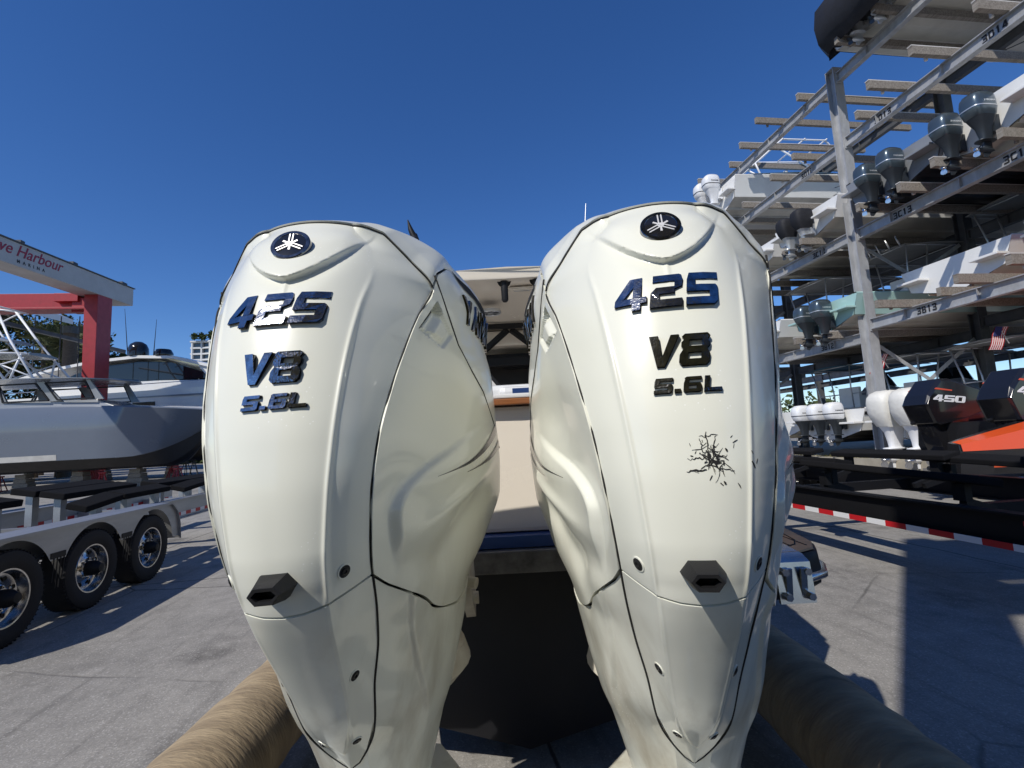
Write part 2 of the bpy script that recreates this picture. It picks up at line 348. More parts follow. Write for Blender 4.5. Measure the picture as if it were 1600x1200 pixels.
def zbot(u): return np.interp(np.abs(u), [0, .25, .5, .75, 1], [1.165, 1.168, 1.176, 1.187, 1.199])
def ztop(u): return np.interp(np.abs(u), [0, .5, .8, 1], [1.945, 1.942, 1.936, 1.928])
def xu(u, z):
    a = np.abs(u); c = cx(z); s = np.maximum(sx(z), c+.004)
    return np.sign(u)*np.where(a <= .5, c*2*a, c+(s-c)*(2*a-1))
ZH_W, ZH_Z = [0, .06, .158, .33, .5, .62, .75, 1], [1.199, 1.165, 1.123, 1.06, 1.015, 1.03, 1.10, 1.14]
ZE_W, ZE_Z = [0, .08, .25, .37, .5, .57, .7, .85, 1], [1.815, 1.86, 1.90, 1.912, 1.895, 1.845, 1.68, 1.48, 1.38]
def side_disp(y, z):
    """outward relief of the cowl side: blister, handle recess, brand panel step"""
    yb = ci(z, [1.0, 1.12, 1.20, 1.26, 1.305, 1.335, 1.37, 1.41, 1.45, 1.50], [-.10, -.17, -.205, -.232, -.243, -.225, -.15, -.03, .10, .30])
    d = y-yb
    amp = .021*sst(1.16, 1.27, z)*sst(1.49, 1.34, z)
    o = amp*sst(0, .030, d)*(1-.75*sst(.08, .42, d))
    # hollow above and ahead of the blister, lower scallop
    o = o-.016*np.exp(-((y-.02)/.13)**2-((z-1.50)/.07)**2)
    o = o-.024*np.exp(-((y-.10)/.12)**2-((z-1.235-.25*(y-.1))/.045)**2)
    o = o+.012*np.exp(-((y-.12)/.16)**2-((z-1.315-.28*(y-.1))/.02)**2)
    o = o-.018*np.exp(-((y+.02)/.07)**2-((z-1.15)/.05)**2)
    # handle recess
    tri = [(-.040, 1.778), (-.138, 1.690), (-.020, 1.664), (.040, 1.708)]
    sdist = np.full(np.shape(y), 9.)
    n = len(tri)
    for i in range(n):
        (ya, za), (yb_, zb) = tri[i], tri[(i+1) % n]
        L_ = math.hypot(yb_-ya, zb-za)
        sdist = np.minimum(sdist, ((yb_-ya)*(z-za)-(zb-za)*(y-ya))/L_)
    groove = sst(-.001, .004, sdist)*sst(.020, .015, sdist)
    e0 = ((tri[1][0]-tri[0][0])*(z-tri[0][1])-(tri[1][1]-tri[0][1])*(y-tri[0][0]))/math.hypot(tri[1][0]-tri[0][0], tri[1][1]-tri[0][1])
    deep = sst(-.001, .004, sdist)*sst(.05, .022, e0)
    o = o-.008*groove-.016*deep
    return o
def build_engine(parent):
    """all meshes of one big motor, in motor coordinates (z measured from Z0)"""
    sh = np.array([0, 0, -Z0])
    # ---- rear panel
    u = np.linspace(-1, 1, 201)[None, :]; v = np.linspace(0, 1, 300)[:, None]
    z = zbot(u)+v*(ztop(u)-zbot(u)); x = xu(u, z)
    P = np.stack([x, rear_y(x, z), z], -1)
    P, N = panel(P); sg = -1 if N[..., 1].mean() > 0 else 1
    mb = MB(); mb.grid(flange(P, N, sg)+sh); mb.build('rear_panel', PAINT, parent, smooth=rad(50))
    # ---- lower rear panel
    v = np.linspace(0, 1, 110)[:, None]
    zb = np.interp(.072*np.abs(u), SX[:4], ZS[:4]); zt = zbot(u)-.0045
    z = zt+v*(zb-zt); k = sst(.55, 1, v)
    x = xu(u, z); k = k*(1-np.abs(u)**6); x = (1-k)*x+k*.072*u
    P = np.stack([x, rear_y(x, z), z], -1); P, N = panel(P); sg = -1 if N[..., 1].mean() > 0 else 1
    mb = MB(); mb.grid(flange(P, N, sg)+sh); mb.build('lower_panel', PAINT, parent, smooth=rad(50))
    # ---- cowl sides
    for s in (-1, 1):
        w_ = np.concatenate([np.linspace(0.002, .6, 150), np.linspace(.6, 1, 26)[1:]])[None, :]; v = np.linspace(0, 1, 150)[:, None]
        z0 = np.interp(w_, ZH_W, ZH_Z); z1 = np.interp(w_, ZE_W, ZE_Z)-.004
        z = z0+v*(z1-z0); ww = np.broadcast_to(w_, z.shape)
        xy = side_xy(z.ravel(), ww.ravel()).reshape(z.shape+(2,))
        P = np.stack([xy[..., 0], xy[..., 1], z], -1); P, N = panel(P)
        sg = 1 if N[:, :120, 0].mean() > 0 else -1
        D = side_disp(P[..., 1], P[..., 2])*sst(0, .02, ww)
        P = P+N*sg*D[..., None]
        P[..., 0] += .005                                          # a hair of gap at the rear seam
        P, N = panel(P); Q = flange(P, N, sg, .02)
        Q[..., 0] *= s
        mb = MB(); mb.grid(Q+sh); mb.build('side_cowl', PAINT, parent, smooth=rad(50))
    # ---- top cap
    t = np.linspace(0, 1, 90); sN = 60; s_ = np.linspace(0, 1, sN)
    we = np.interp(t, [0, .3, .75, 1], [0, .36, .66, 1])
    ze = np.interp(we, ZE_W, ZE_Z); E_ = side_xy(ze, we)
    yc = np.interp(t, [0, .2, .5, .8, 1], [-.166, .02, .27, .50, .65]); zc = ci(yc, [-.166, -.10, .05, .2, .32, .42, .52, .60, .66], [1.953, 1.980, 2.000, 1.990, 1.955, 1.870, 1.70, 1.50, 1.38])
    a = s_*math.pi/2; ex = 2/2.8
    X = np.sin(a)**ex; Zf = np.cos(a)**ex
    base = np.zeros((len(t), sN, 3))
    base[..., 0] = E_[:, :1]*X; base[..., 1] = yc[:, None]+(E_[:, 1:2]-yc[:, None])*(1-Zf*np.cos(a)**.6*0-np.cos(a)); base[..., 2] = ze[:, None]+(zc-ze)[:, None]*Zf
    RE = np.zeros((sN, 3))
    for i, q in enumerate(s_):
        if q <= .55:
            uu = q/.55; zz = float(ztop(uu)); xx = float(xu(uu, np.array(zz))); RE[i] = (xx, float(rear_y(xx, zz)), zz+.006)
        else:
            zz = 1.928+(1.812-1.928)*(q-.55)/.45; xx = float(sx(zz)); RE[i] = (xx+.002, float(sy(zz)), zz+.004)
    base += ((RE-base[0])[None])*(1-sst(0, .30, t))[:, None, None]
    full = np.concatenate([base[:, ::-1]*np.array([-1, 1, 1]), base[:, 1:]], 1)
    P, N = panel(full); sg = 1 if N[..., 2].mean() > 0 else -1
    mb = MB(); mb.grid(flange(P, N, sg, .02)+sh); mb.build('top_cap', PAINT, parent, smooth=rad(50))
    # ---- dark tubes painted in for the shade in the panel joints
    for s in (-1, 1):
        zz = np.concatenate([np.linspace(.752, .80, 8), np.linspace(.81, 1.80, 70)]); mb = MB(); mb.tube([(s*.001, float(rear_y(.001, .745))+.002, .744-Z0)]+[(s*(float(sx(z_))+.0022), float(rear_y(sx(z_)*.98, z_) if z_ < .86 else sy(z_))+.0022, z_-Z0) for z_ in zz], .0021, 6, False); mb.build('panel_seam', M_GAP, parent, smooth=4)
    mb = MB(); mb.tube([(x_*s_, y_-.0005, z_-.0065-Z0) for x_, y_, z_, s_ in [(p_[0], p_[1], p_[2], -1) for p_ in RE[::-1]]+[(p_[0], p_[1], p_[2], 1) for p_ in RE[1:]]], .0021, 6, False); mb.build('cap_seam_shade', M_GAP, parent, smooth=4)
    # ---- midsection
    mb = MB()
    for s in (-1, 1):
        w_ = np.concatenate([np.linspace(0, .6, 60), np.linspace(.6, 1, 20)[1:]])[None, :]; v = np.linspace(0, 1, 90)[:, None]
        z1 = np.interp(w_, ZH_W, ZH_Z)-.0045; z = .30+v*(z1-.30); ww = np.broadcast_to(w_, z.shape)
        xy = side_xy(z.ravel(), ww.ravel()).reshape(z.shape+(2,))
        P = np.stack([xy[..., 0]-.001, xy[..., 1]+.002, z], -1); P, N = panel(P); sg = 1 if N[:, :50, 0].mean() > 0 else -1
        yy = P[..., 1]; zz = P[..., 2]
        rib = np.interp(zz, [.75, .85, .95, 1.05, 1.18], [.07, .02, -.04, -.09, -.17])
        o = .008*sst(-.004, .008, yy-rib)*sst(.72, .8, zz)-.012*np.exp(-((yy-.02)/.06)**2-((zz-1.06)/.05)**2)
        P = P+N*sg*(o*sst(0, .05, ww))[..., None]
        P, N = panel(P); Q = flange(P, N, sg, .02, (0, 1, 0, 0)); Q[..., 0] *= s
        mb.grid(Q+sh)
        # rear closing strip behind the lower panel
    z = np.linspace(.30, 1.19, 40); xy = side_xy(z, 0.)
    P = np.stack([np.stack([s*xy[:, 0], xy[:, 1]+np.where(z > .80, .012, .002), z], -1) for s in (-1, -.5, 0, .5, 1)], 1)
    mb.grid(P+sh); mb.build('midsection', PAINT, parent, smooth=rad(60))
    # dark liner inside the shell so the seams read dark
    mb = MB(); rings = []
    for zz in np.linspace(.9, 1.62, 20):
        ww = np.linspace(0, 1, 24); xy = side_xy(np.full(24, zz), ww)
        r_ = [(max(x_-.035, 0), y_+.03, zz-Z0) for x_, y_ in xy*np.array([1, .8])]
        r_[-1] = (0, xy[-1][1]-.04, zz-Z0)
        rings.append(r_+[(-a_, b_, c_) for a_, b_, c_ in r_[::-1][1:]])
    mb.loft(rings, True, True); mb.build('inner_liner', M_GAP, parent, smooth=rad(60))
    # ---- emblem
    zc_ = 1.851; e = 1e-3; slope = .46
    nrm = Vector((0, -1, slope)).normalized(); e1 = Vector((1, 0, 0)); e2 = e1.cross(nrm)*-1
    if e2.z < 0: e2 = -e2
    o0 = Vector((0, float(rear_y(0, zc_)), zc_-Z0))+nrm*.0065
    def em(a, b, h): return o0+e1*a+e2*b+nrm*h
    R_ = .0395
    mb = MB(); n = 56
    def ring(r, h): return [em(r*math.cos(2*math.pi*k/n), r*math.sin(2*math.pi*k/n), h) for k in range(n)]
    mb.mi = 2; mb.loft([ring(R_*1.02, -.016), ring(R_, .003), ring(R_*.965, .0045), ring(R_*.80, .0045), ring(R_*.78, .0035)], True, False)
    mb.mi = 1; mb.loft([ring(R_*.785, .0036), ring(R_*.4, .0048), ring(.0005, .0052)], True, True)
    mb.mi = 0
    for k in range(3):
        th = math.pi/2+k*2*math.pi/3; ca, sa = math.cos(th), math.sin(th)
        def rp(a, b, h): return em(a*ca-b*sa, a*sa+b*ca, h)
        for b in (-.085, .085):
            q = [rp(R_*r, R_*(b+d), .0058+.0004*k) for r, d in ((.16, -.032), (.70, -.032), (.76, 0), (.70, .032), (.16, .032))]
            mb.prism(q, -nrm*.003)
        q = [rp(R_*r, R_*d, .0059+.0004*k) for r, d in ((.10, -.117), (.16, -.117), (.16, .117), (.10, .117))]; mb.prism(q, -nrm*.003)
        q = [rp(R_*r, R_*d, .0060+.0004*k) for r, d in ((-.42, -.055), (.10, -.035), (.10, .035), (-.42, .055))]; mb.prism(q, -nrm*.003)
    mb.build('emblem', [M_EMB, M_BLACKGLOSS, M_BLACKCHROME], parent, smooth=rad(30))
    # ---- raised letters on the rear
    def rp_(x_, z_, off):
        if off > 0 and z_ > 1.66: off += .0034-.0075*(z_-1.672)/.068
        elif off > 0 and z_ > 1.555: off += -.001+.0060*(z_-1.560)/.056   # the big numerals lean back a little more than the panel
        return (x_, float(rear_y(x_, z_))-off, z_-Z0)
    for txt, x0, z0, wd, ht, gap in (('425', -.106, 1.672, .056, .068, .007), ('V8', -.060, 1.560, .050, .056, .004), ('5.6L', -.052, 1.514, .029, .026, .0045)):
        b1, b2 = MB(), MB()
        word(b1, txt, x0, z0, wd, ht, gap, .18, rp_, .0062, .0030); word(b2, txt, x0+.0008, z0-.0014, wd+.0006, ht+.0006, gap-.0006, .18, rp_, .0030, -.002)
        b2.mi = 0
        n = len(b1.v); mb = MB(); mb.mi = 0; mb.add(b1.v, b1.f); mb.mi = 1; mb.add(b2.v, b2.f)
        mb.build('lettering', [M_CHROME, M_BLACKGLOSS], parent)
    # ---- brand lettering on both sides
    ztab = np.linspace(1.25, 1.92, 68); wtab = np.linspace(0, .85, 160)
    Xt = np.zeros((68, 160)); Yt = np.zeros((68, 160))
    for i, zz in enumerate(ztab):
        xy = side_xy(np.full(160, zz), wtab); Xt[i], Yt[i] = xy[:, 0], xy[:, 1]
    def side_x(y_, z_):
        f_ = (z_-1.25)/.67*67; i = int(min(max(f_, 0), 66)); t_ = f_-i
        a_ = np.interp(y_, Yt[i], Xt[i]); b_ = np.interp(y_, Yt[i+1], Xt[i+1]); return a_+(b_-a_)*t_+float(side_disp(np.array([y_]), np.array([z_]))[0])
    for s in (-1, 1):
        def sp(y_, z_, off, s=s):
            zz = z_-.16*(y_-.14); yy = y_ if s > 0 else .62-y_
            zz = z_-.16*(yy-.14)
            return (s*(side_x(yy, zz)+off), yy, zz-Z0)
        mb = MB(); word(mb, 'YAMAHA', .135, 1.765, .058, .082, .008, .10, sp, .0115, .002)
        mb.build('brand_lettering', [M_BLACKCHROME], parent)
        # swooping smoke stripes
        mb = MB()
        for (ya, za, yb_, zb, h0, h1, bow) in ((-.085, 1.356, .36, 1.452, .001, .030, -.035), (.05, 1.352, .40, 1.412, .001, .020, -.022)):
            up_, dn = [], []
            for k in range(19):
                q = k/18; yy = ya+(yb_-ya)*q; zz = za+(zb-za)*q+bow*math.sin(math.pi*q)*.5
                h = h0+(h1-h0)*q**1.3
                up_.append((s*(side_x(yy, zz+h)+.0075), yy, zz+h-Z0)); dn.append((s*(side_x(yy, zz)+.0075), yy, zz-Z0))
            mb.loft([up_, dn], False, False)
        mb.build('side_stripe', M_STRIPE, parent)
        # flat dark patch painted in for the shade at the handle recess's rear edge
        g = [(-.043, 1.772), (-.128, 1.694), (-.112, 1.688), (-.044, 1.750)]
        mb = MB(); mb.add([(s*(side_x(a_, b_)+.009), a_, b_-Z0) for a_, b_ in g], [(0, 1, 2, 3)]); mb.build('recess_shade_patch', M_GAP, parent)
        # dark tube painted in for the shaded diagonal seam of the brand panel
        pts = []
        for y_, z_ in ((-.036, 1.846), (.0, 1.785), (.067, 1.686), (.15, 1.63), (.243, 1.575), (.33, 1.49), (.42, 1.40)):
            pts.append((s*(side_x(y_, z_)+.0048), y_, z_-Z0))
        mb = MB(); mb.tube(pts, .0026, 6); mb.build('panel_seam', M_GAP, parent, smooth=4)
        # dark strip painted in for the shade under the overhanging cap
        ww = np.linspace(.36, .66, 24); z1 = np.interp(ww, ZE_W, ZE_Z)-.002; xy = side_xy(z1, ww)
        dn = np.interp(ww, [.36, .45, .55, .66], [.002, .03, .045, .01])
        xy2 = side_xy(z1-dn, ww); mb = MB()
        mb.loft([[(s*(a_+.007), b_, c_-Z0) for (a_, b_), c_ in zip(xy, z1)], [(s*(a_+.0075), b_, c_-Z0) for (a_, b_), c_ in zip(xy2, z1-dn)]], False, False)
        mb.build('cap_shade_strip', M_GAP, parent)
    # ---- bolts in dark cups
    for bx, bz, r_ in ((.097, 1.224, .0115), (.068, 1.001, .0105), (.035, .832, .0095)):
        for s in (-1, 1):
            e = .006; y0 = float(rear_y(bx, bz)); dx = float(rear_y(bx+e, bz)-rear_y(bx-e, bz))/(2*e); dz = float(rear_y(bx, bz+e)-rear_y(bx, bz-e))/(2*e)
            nn = Vector((dx*s, -1, dz)).normalized(); q = nn.to_track_quat('Z', 'Y').to_matrix(); c0 = Vector((s*bx, y0, bz-Z0))
            mb = MB()
            prof = [(r_*1.25, -.004), (r_*1.22, .0012), (r_*1.0, .0016)]
            def rg(r, h): return [c0+q@Vector((r*math.cos(2*math.pi*k/20), r*math.sin(2*math.pi*k/20), h)) for k in range(20)]
            mb.mi = 0; mb.loft([rg(*p_) for p_ in prof], True, False)
            mb.mi = 1; mb.loft([rg(r_*1.0, .0017), rg(r_*.62, .0010), rg(.0004, .0008)], True, True)
            mb.mi = 2; mb.loft([rg(r_*.60, .0005), rg(r_*.58, .0035), rg(r_*.34, .0038), rg(r_*.30, .002), rg(.0004, .002)], True, True)
            mb.build('bolt', [PAINT, M_GAP, M_BOLT], parent, smooth=rad(40))
    # ---- flushing outlet
    y0 = float(rear_y(0, 1.222)); mb = MB()
    def hexr(w_, h, y_, dz): return [(a*w_*.82, y_, 1.222-Z0+dz+b*h*.86) for a, b in ((-1, .05), (-.62, 1), (.62, 1), (1, .05), (.55, -1), (-.55, -1))]
    mb.loft([hexr(.043, .024, y0+.012, 0), hexr(.042, .0235, y0-.010, -.001), hexr(.032, .0165, y0-.043, -.004), hexr(.030, .0145, y0-.046, -.004), hexr(.024, .0085, y0-.0455, -.004), hexr(.022, .0078, y0-.02, -.004)], True, True)
    mb.build('water_outlet', M_BLACKPLASTIC, parent, smooth=rad(25))
    # ---- clamp bracket and steering arm on the boat side
    mb = MB()
    for s in (-1, 1):
        mb.prism([(s*.205, .46, -.05), (s*.205, .62, .02), (s*.205, .80, .02), (s*.205, .80, -.36), (s*.205, .70, -.42), (s*.205, .60, -.34), (s*.205, .52, -.20)], (s*.035, 0, 0))
        mb.cyl((s*.19, .60, -.08), (s*.262, .60, -.08), .045, 24); mb.cyl((s*.19, .66, -.34), (s*.258, .66, -.34), .022, 16)
        mb.cyl((s*.10, .50, -.20), (s*.27, .44, -.23), .018, 14); mb.cyl((s*.245, .70, -.10), (s*.268, .70, -.10), .016, 8)
        mb.box((s*.16, .60, -.20), (.06, .09, .2), rx=.2)
    mb.tube([(0, .47, .02), (0, .52, -.10), (0, .52, -.35), (0, .45, -.44)], [.11, .12, .11, .08], 20)
    mb.lathe([(.02, -.47), (.20, -.46), (.24, -.42), (.225, -.37), (.12, -.33)], (0, .36, 0), 'z', 32)
    mb.build('clamp_bracket', M_ARM, parent, smooth=rad(40), bevel=0)
    mb = MB()
    for k in range(5):
        yb_ = .42+.05*k
        mb.tube([(.17, yb_, -.03), (.20, yb_+.03, -.12), (.17, yb_+.08, -.24), (.05, .72, -.2)], .011, 8)
    mb.build('hose', M_GAP, parent, smooth=4)
    # ---- anti-ventilation plate, gearcase, skeg, propeller (mostly below the frame)
    mb = MB()
    pl = [(0, -.30), (.10, -.285), (.175, -.20), (.20, .0), (.20, .20), (.12, .34), (0, .38)]
    pl = pl+[(-a, b) for a, b in pl[::-1][1:-1]]
    mb.prism([(a, b+.10, -.70) for a, b in pl], (0, 0, -.022)); mb.build('ventilation_plate', PAINT, parent, smooth=rad(40), bevel=.006)
    mb = MB()
    mb.tube([(0, .45, -1.10), (0, .40, -1.10), (0, .28, -1.10), (0, .10, -1.10), (0, -.05, -1.10), (0, -.12, -1.10)], [.02, .06, .085, .085, .07, .06], 24)
    mb.loft([[(-.05, -.02, zz), (-.06, .12, zz), (-.035, .26, zz), (0, .30, zz), (.035, .26, zz), (.06, .12, zz), (.05, -.02, zz), (0, -.05, zz)] for zz in (-.70, -.88, -1.08)], True, True)
    mb.loft([[(-.012, y_, zz), (-.012, y_+ln, zz), (.012, y_+ln, zz), (.012, y_, zz)] for y_, ln, zz in ((-.02, .24, -1.15), (-.03, .12, -1.19))], True, True)
    mb.build('gearcase', PAINT, parent, smooth=rad(40))
    mb = MB(); mb.tube([(0, -.13, -1.10), (0, -.20, -1.10), (0, -.29, -1.10)], [.055, .062, .05], 20)
    for k in range(3):
        a = 2*math.pi*k/3+.3
        rows = []
        for r_, wd_, tw in ((.05, .10, .9), (.10, .13, .75), (.15, .12, .6), (.185, .05, .5)):
            cxx = math.cos(a); sxx = math.sin(a); tx, tz = -sxx, cxx
            rows.append([(cxx*r_+tx*q*wd_/2*math.cos(tw)*1, -.20+q*wd_/2*math.sin(tw)+h, -1.10+sxx*r_+tz*q*wd_/2*math.cos(tw)) for q, h in ((-1, 0), (0, .004), (1, 0), (0, -.004))])
        mb.loft(rows, True, True)
    mb.build('propeller', M_STEEL, parent, smooth=rad(40))
def scuff(parent):
    mb = MB(); r_ = random.Random(11)
    def ribbon(pts, wd):
        up_, dn = [], []
        for i, (x_, z_) in enumerate(pts):
            a = pts[max(i-1, 0)]; b = pts[min(i+1, len(pts)-1)]; dx, dz = b[0]-a[0], b[1]-a[1]; L_ = math.hypot(dx, dz) or 1
            nx, nz = -dz/L_, dx/L_; q = wd*(.35+.65*math.sin(math.pi*(i+.5)/len(pts)))*r_.uniform(.5, 1.2)
            for l_, s in ((up_, 1), (dn, -1)):
                xx, zz = x_+nx*q*s, z_+nz*q*s; l_.append((xx, float(rear_y(xx, zz))-.0007-.0001*r_.random(), zz-Z0))
        mb.loft([up_, dn], False, False)
    for k in range(24):
        cx_, cz_ = .030+r_.gauss(0, .011), 1.403+r_.gauss(0, .011)
        a = r_.choice((1.2, 1.9, .3, 2.7, 1.5))+r_.gauss(0, .3); L_ = r_.uniform(.008, .034)
        bend = r_.uniform(-.5, .5); n = 9; x_, z_ = cx_-math.cos(a)*L_/2, cz_-math.sin(a)*L_/2; pts = []
        for i in range(n):
            pts.append((x_, z_)); x_ += math.cos(a)*L_/n; z_ += math.sin(a)*L_/n; a += bend/n+r_.gauss(0, .12)
        ribbon(pts, r_.uniform(.0004, .0012))
    for (xa, za, xb, zb, wd) in ((-.012, 1.383, .022, 1.386, .0016), (-.008, 1.402, .02, 1.404, .0010), (.018, 1.392, .062, 1.382, .0012), (.028, 1.404, .050, 1.405, .0012), (.012, 1.436, .020, 1.399, .0011), (.038, 1.440, .030, 1.396, .0011), (.024, 1.446, .026, 1.394, .0012), (.014, 1.438, .040, 1.441, .0008), (.021, 1.415, .036, 1.388, .0022), (.026, 1.398, .043, 1.393, .0030), (.033, 1.412, .041, 1.398, .0022)):
        pts = [(xa+(xb-xa)*i/11+r_.gauss(0, .0012), za+(zb-za)*i/11+r_.gauss(0, .0012)) for i in range(12)]; ribbon(pts, wd)
    for k in range(22):
        x_, z_ = .028+r_.gauss(0, .024), 1.40+r_.gauss(0, .022); a = r_.uniform(0, 3); L_ = r_.uniform(.001, .005)
        ribbon([(x_, z_), (x_+math.cos(a)*L_, z_+math.sin(a)*L_), (x_+2*math.cos(a)*L_, z_+2*math.sin(a)*L_)], r_.uniform(.0004, .0013))
    for (x_, z_, L_, wd) in ((.044, 1.366, .006, .0018), (.066, 1.362, .009, .0011), (.052, 1.418, .006, .0016), (.093, 1.395, .012, .0018), (.094, 1.412, .006, .0009)):
        ribbon([(x_, z_), (x_+L_*.3, z_-L_*.5), (x_+L_*.5, z_-L_)], wd)
    return mb.build('scuff_mark', M_SCUFF, parent)
boat = thing('fishing_boat', 'cream fishing boat with two big white outboard motors, carried stern-first on padded forks', 'boat', (0, 2.1, 0))
def add_engine(x, y, z, rz, ry, label):
    e = empty('outboard_motor', parent=boat); e.location = (x, y-2.1, z); e.rotation_euler = (0, ry, rz); e['label'] = label
    return e
eng_l = add_engine(-.4148, 1.2031, 1.2093, .0297, -.039, 'clean white outboard motor with chrome 425 lettering')
build_engine(eng_l)
eng_r = add_engine(.1422+math.sin(.1798)*1.2, math.cos(.1798)*1.2, 1.2, -.1798, 0, 'white outboard motor with black scuff marks below its lettering')
for ch in list(eng_l.children):
    c = ch.copy(); COL.objects.link(c); c.parent = eng_r
scuff(eng_r)
# ---------------------------------------------------------------- ground
YAW = -.1395                                     # the yard's long axis runs 8 degrees left of straight ahead
YD = Vector((math.sin(YAW), math.cos(YAW), 0)); YP = Vector((math.cos(YAW), -math.sin(YAW), 0))
RB = Vector((10.25, 13.72, 0))
def yard(t, dep, z=0): return RB+YD*t+YP*dep+Vector((0, 0, z))
def concrete_ground():
    m = bpy.data.materials.new('yard_concrete'); m.use_nodes = True; nt = m.node_tree; b = nt.nodes['Principled BSDF']
    L = nt.links.new
    tc = nt.nodes.new('ShaderNodeTexCoord'); mp = nt.nodes.new('ShaderNodeMapping'); mp.inputs['Rotation'].default_value = (0, 0, YAW*1.0); L(tc.outputs['Object'], mp.inputs[0])
    def noise(scale, detail=6, rough=.6, src=None):
        n = nt.nodes.new('ShaderNodeTexNoise'); n.inputs['Scale'].default_value = scale; n.inputs['Detail'].default_value = detail; n.inputs['Roughness'].default_value = rough
        L(src or mp.outputs[0], n.inputs['Vector']); return n.outputs['Fac']
    def rng(s, a, b_, c=0, d=1):
        r = nt.nodes.new('ShaderNodeMapRange'); r.inputs[1].default_value = a; r.inputs[2].default_value = b_; r.inputs[3].default_value = c; r.inputs[4].default_value = d; L(s, r.inputs[0]); return r.outputs[0]
    def mix(f, A, B):
        x = nt.nodes.new('ShaderNodeMix'); x.data_type = 'RGBA'
        L(f, x.inputs[0])
        for k, v in ((6, A), (7, B)):
            if isinstance(v, tuple): x.inputs[k].default_value = v+(1,)
            else: L(v, x.inputs[k])
        return x.outputs[2]
    def math_(op, a, b_=None):
        x = nt.nodes.new('ShaderNodeMath'); x.operation = op
        for k, v in enumerate((a, b_)):
            if v is None: continue
            if isinstance(v, (int, float)): x.inputs[k].default_value = v
            else: L(v, x.inputs[k])
        return x.outputs[0]
    c = mix(rng(noise(.35, 8, .65), .33, .67), (.165, .158, .144), (.325, .31, .283))
    c = mix(rng(noise(5, 8, .7), .35, .7, 0, .55), c, (.40, .38, .345))
    # brushed streaks along the traffic direction
    ms = nt.nodes.new('ShaderNodeMapping'); ms.inputs['Scale'].default_value = (6, .45, 1); ms.inputs['Rotation'].default_value = (0, 0, -.9); L(mp.outputs[0], ms.inputs[0])
    c = mix(rng(noise(1.6, 8, .7, ms.outputs[0]), .52, .75, 0, .6), c, (.085, .08, .074))
    # oil spots
    c = mix(rng(noise(.9, 6, .65), .57, .70, 0, .8), c, (.085, .08, .073))
    c = mix(rng(noise(.16, 4, .55), .50, .68, 0, .45), c, (.15, .142, .13))
    # fine aggregate
    vo = nt.nodes.new('ShaderNodeTexVoronoi'); vo.inputs['Scale'].default_value = 130; L(mp.outputs[0], vo.inputs['Vector'])
    sx_ = nt.nodes.new('ShaderNodeSeparateColor'); L(vo.outputs['Color'], sx_.inputs[0])
    c = mix(rng(sx_.outputs[0], 0, 1, 0, .34), c, (.11, .105, .10))
    c = mix(rng(sx_.outputs[1], .86, 1, 0, .5), c, (.50, .48, .45))
    # slab joints and wandering cracks
    dis = nt.nodes.new('ShaderNodeTexNoise'); dis.inputs['Scale'].default_value = 1.7; dis.inputs['Detail'].default_value = 5; L(mp.outputs[0], dis.inputs['Vector'])
    va = nt.nodes.new('ShaderNodeVectorMath'); va.operation = 'MULTIPLY_ADD'; va.inputs[1].default_value = (.10, .10, 0); L(dis.outputs['Color'], va.inputs[0]); L(mp.outputs[0], va.inputs[2])
    sp = nt.nodes.new('ShaderNodeSeparateXYZ'); L(va.outputs[0], sp.inputs[0])
    def joint(s, off, per, wd):
        q = math_('PINGPONG', math_('ADD', s, off), per/2); return rng(q, wd, wd*.35)
    j = math_('MAXIMUM', joint(sp.outputs[0], -2.93+2.45, 4.9, .014), joint(sp.outputs[1], -4.05+2.4, 4.8, .014))
    cr = nt.nodes.new('ShaderNodeTexVoronoi'); cr.feature = 'DISTANCE_TO_EDGE'; cr.inputs['Scale'].default_value = .42; L(va.outputs[0], cr.inputs['Vector'])
    crk = math_('MULTIPLY', rng(cr.outputs['Distance'], .006, .001), rng(noise(.5, 2), .45, .6))
    jj = math_('MAXIMUM', j, crk)
    c = mix(math_('MULTIPLY', jj, .85), c, (.028, .026, .024))
    L(c, b.inputs['Base Color']); b.inputs['Roughness'].default_value = .88; b.inputs['Specular IOR Level'].default_value = .3
    h = math_('SUBTRACT', math_('ADD', math_('MULTIPLY', noise(70, 6, .7), .55), math_('MULTIPLY', noise(9, 4), .4)), jj)
    bp = nt.nodes.new('ShaderNodeBump'); bp.inputs['Strength'].default_value = .5; bp.inputs['Distance'].default_value = .012; L(h, bp.inputs['Height']); L(bp.outputs[0], b.inputs['Normal'])
    mb = MB(); mb.add([(-1500, -1500, 0), (1500, -1500, 0), (1500, 1500, 0), (-1500, 1500, 0)], [(0, 1, 2, 3)])
    return tag(mb.build('ground', m, fix=False), kind='structure')
concrete_ground()
# ---------------------------------------------------------------- shared materials
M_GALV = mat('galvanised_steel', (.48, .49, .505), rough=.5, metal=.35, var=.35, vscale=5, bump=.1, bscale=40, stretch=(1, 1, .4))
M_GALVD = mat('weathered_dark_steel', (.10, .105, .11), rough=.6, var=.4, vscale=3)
M_WOOD = mat('weathered_timber', (.30, .275, .24), rough=.9, var=.55, vscale=3, bump=.5, bscale=18, stretch=(9, 1, 9), col2=(.13, .11, .09))
M_WHITECAP = mat('white_bunk_cap', (.62, .60, .57), rough=.8, var=.3, vscale=4)
M_GEL = mat('white_gelcoat', (.74, .74, .72), rough=.25, coat=.4, var=.06, vscale=2)
M_GELGREY = mat('grey_gelcoat', (.22, .235, .255), rough=.25, coat=.4, var=.1, vscale=1.5)
M_CREAM = mat('cream_gelcoat', (.80, .73, .62), rough=.25, coat=.4, var=.05, vscale=2)
M_BOTTOM = mat('grey_bottom_paint', (.46, .45, .42), rough=.6, var=.3, vscale=1.5)
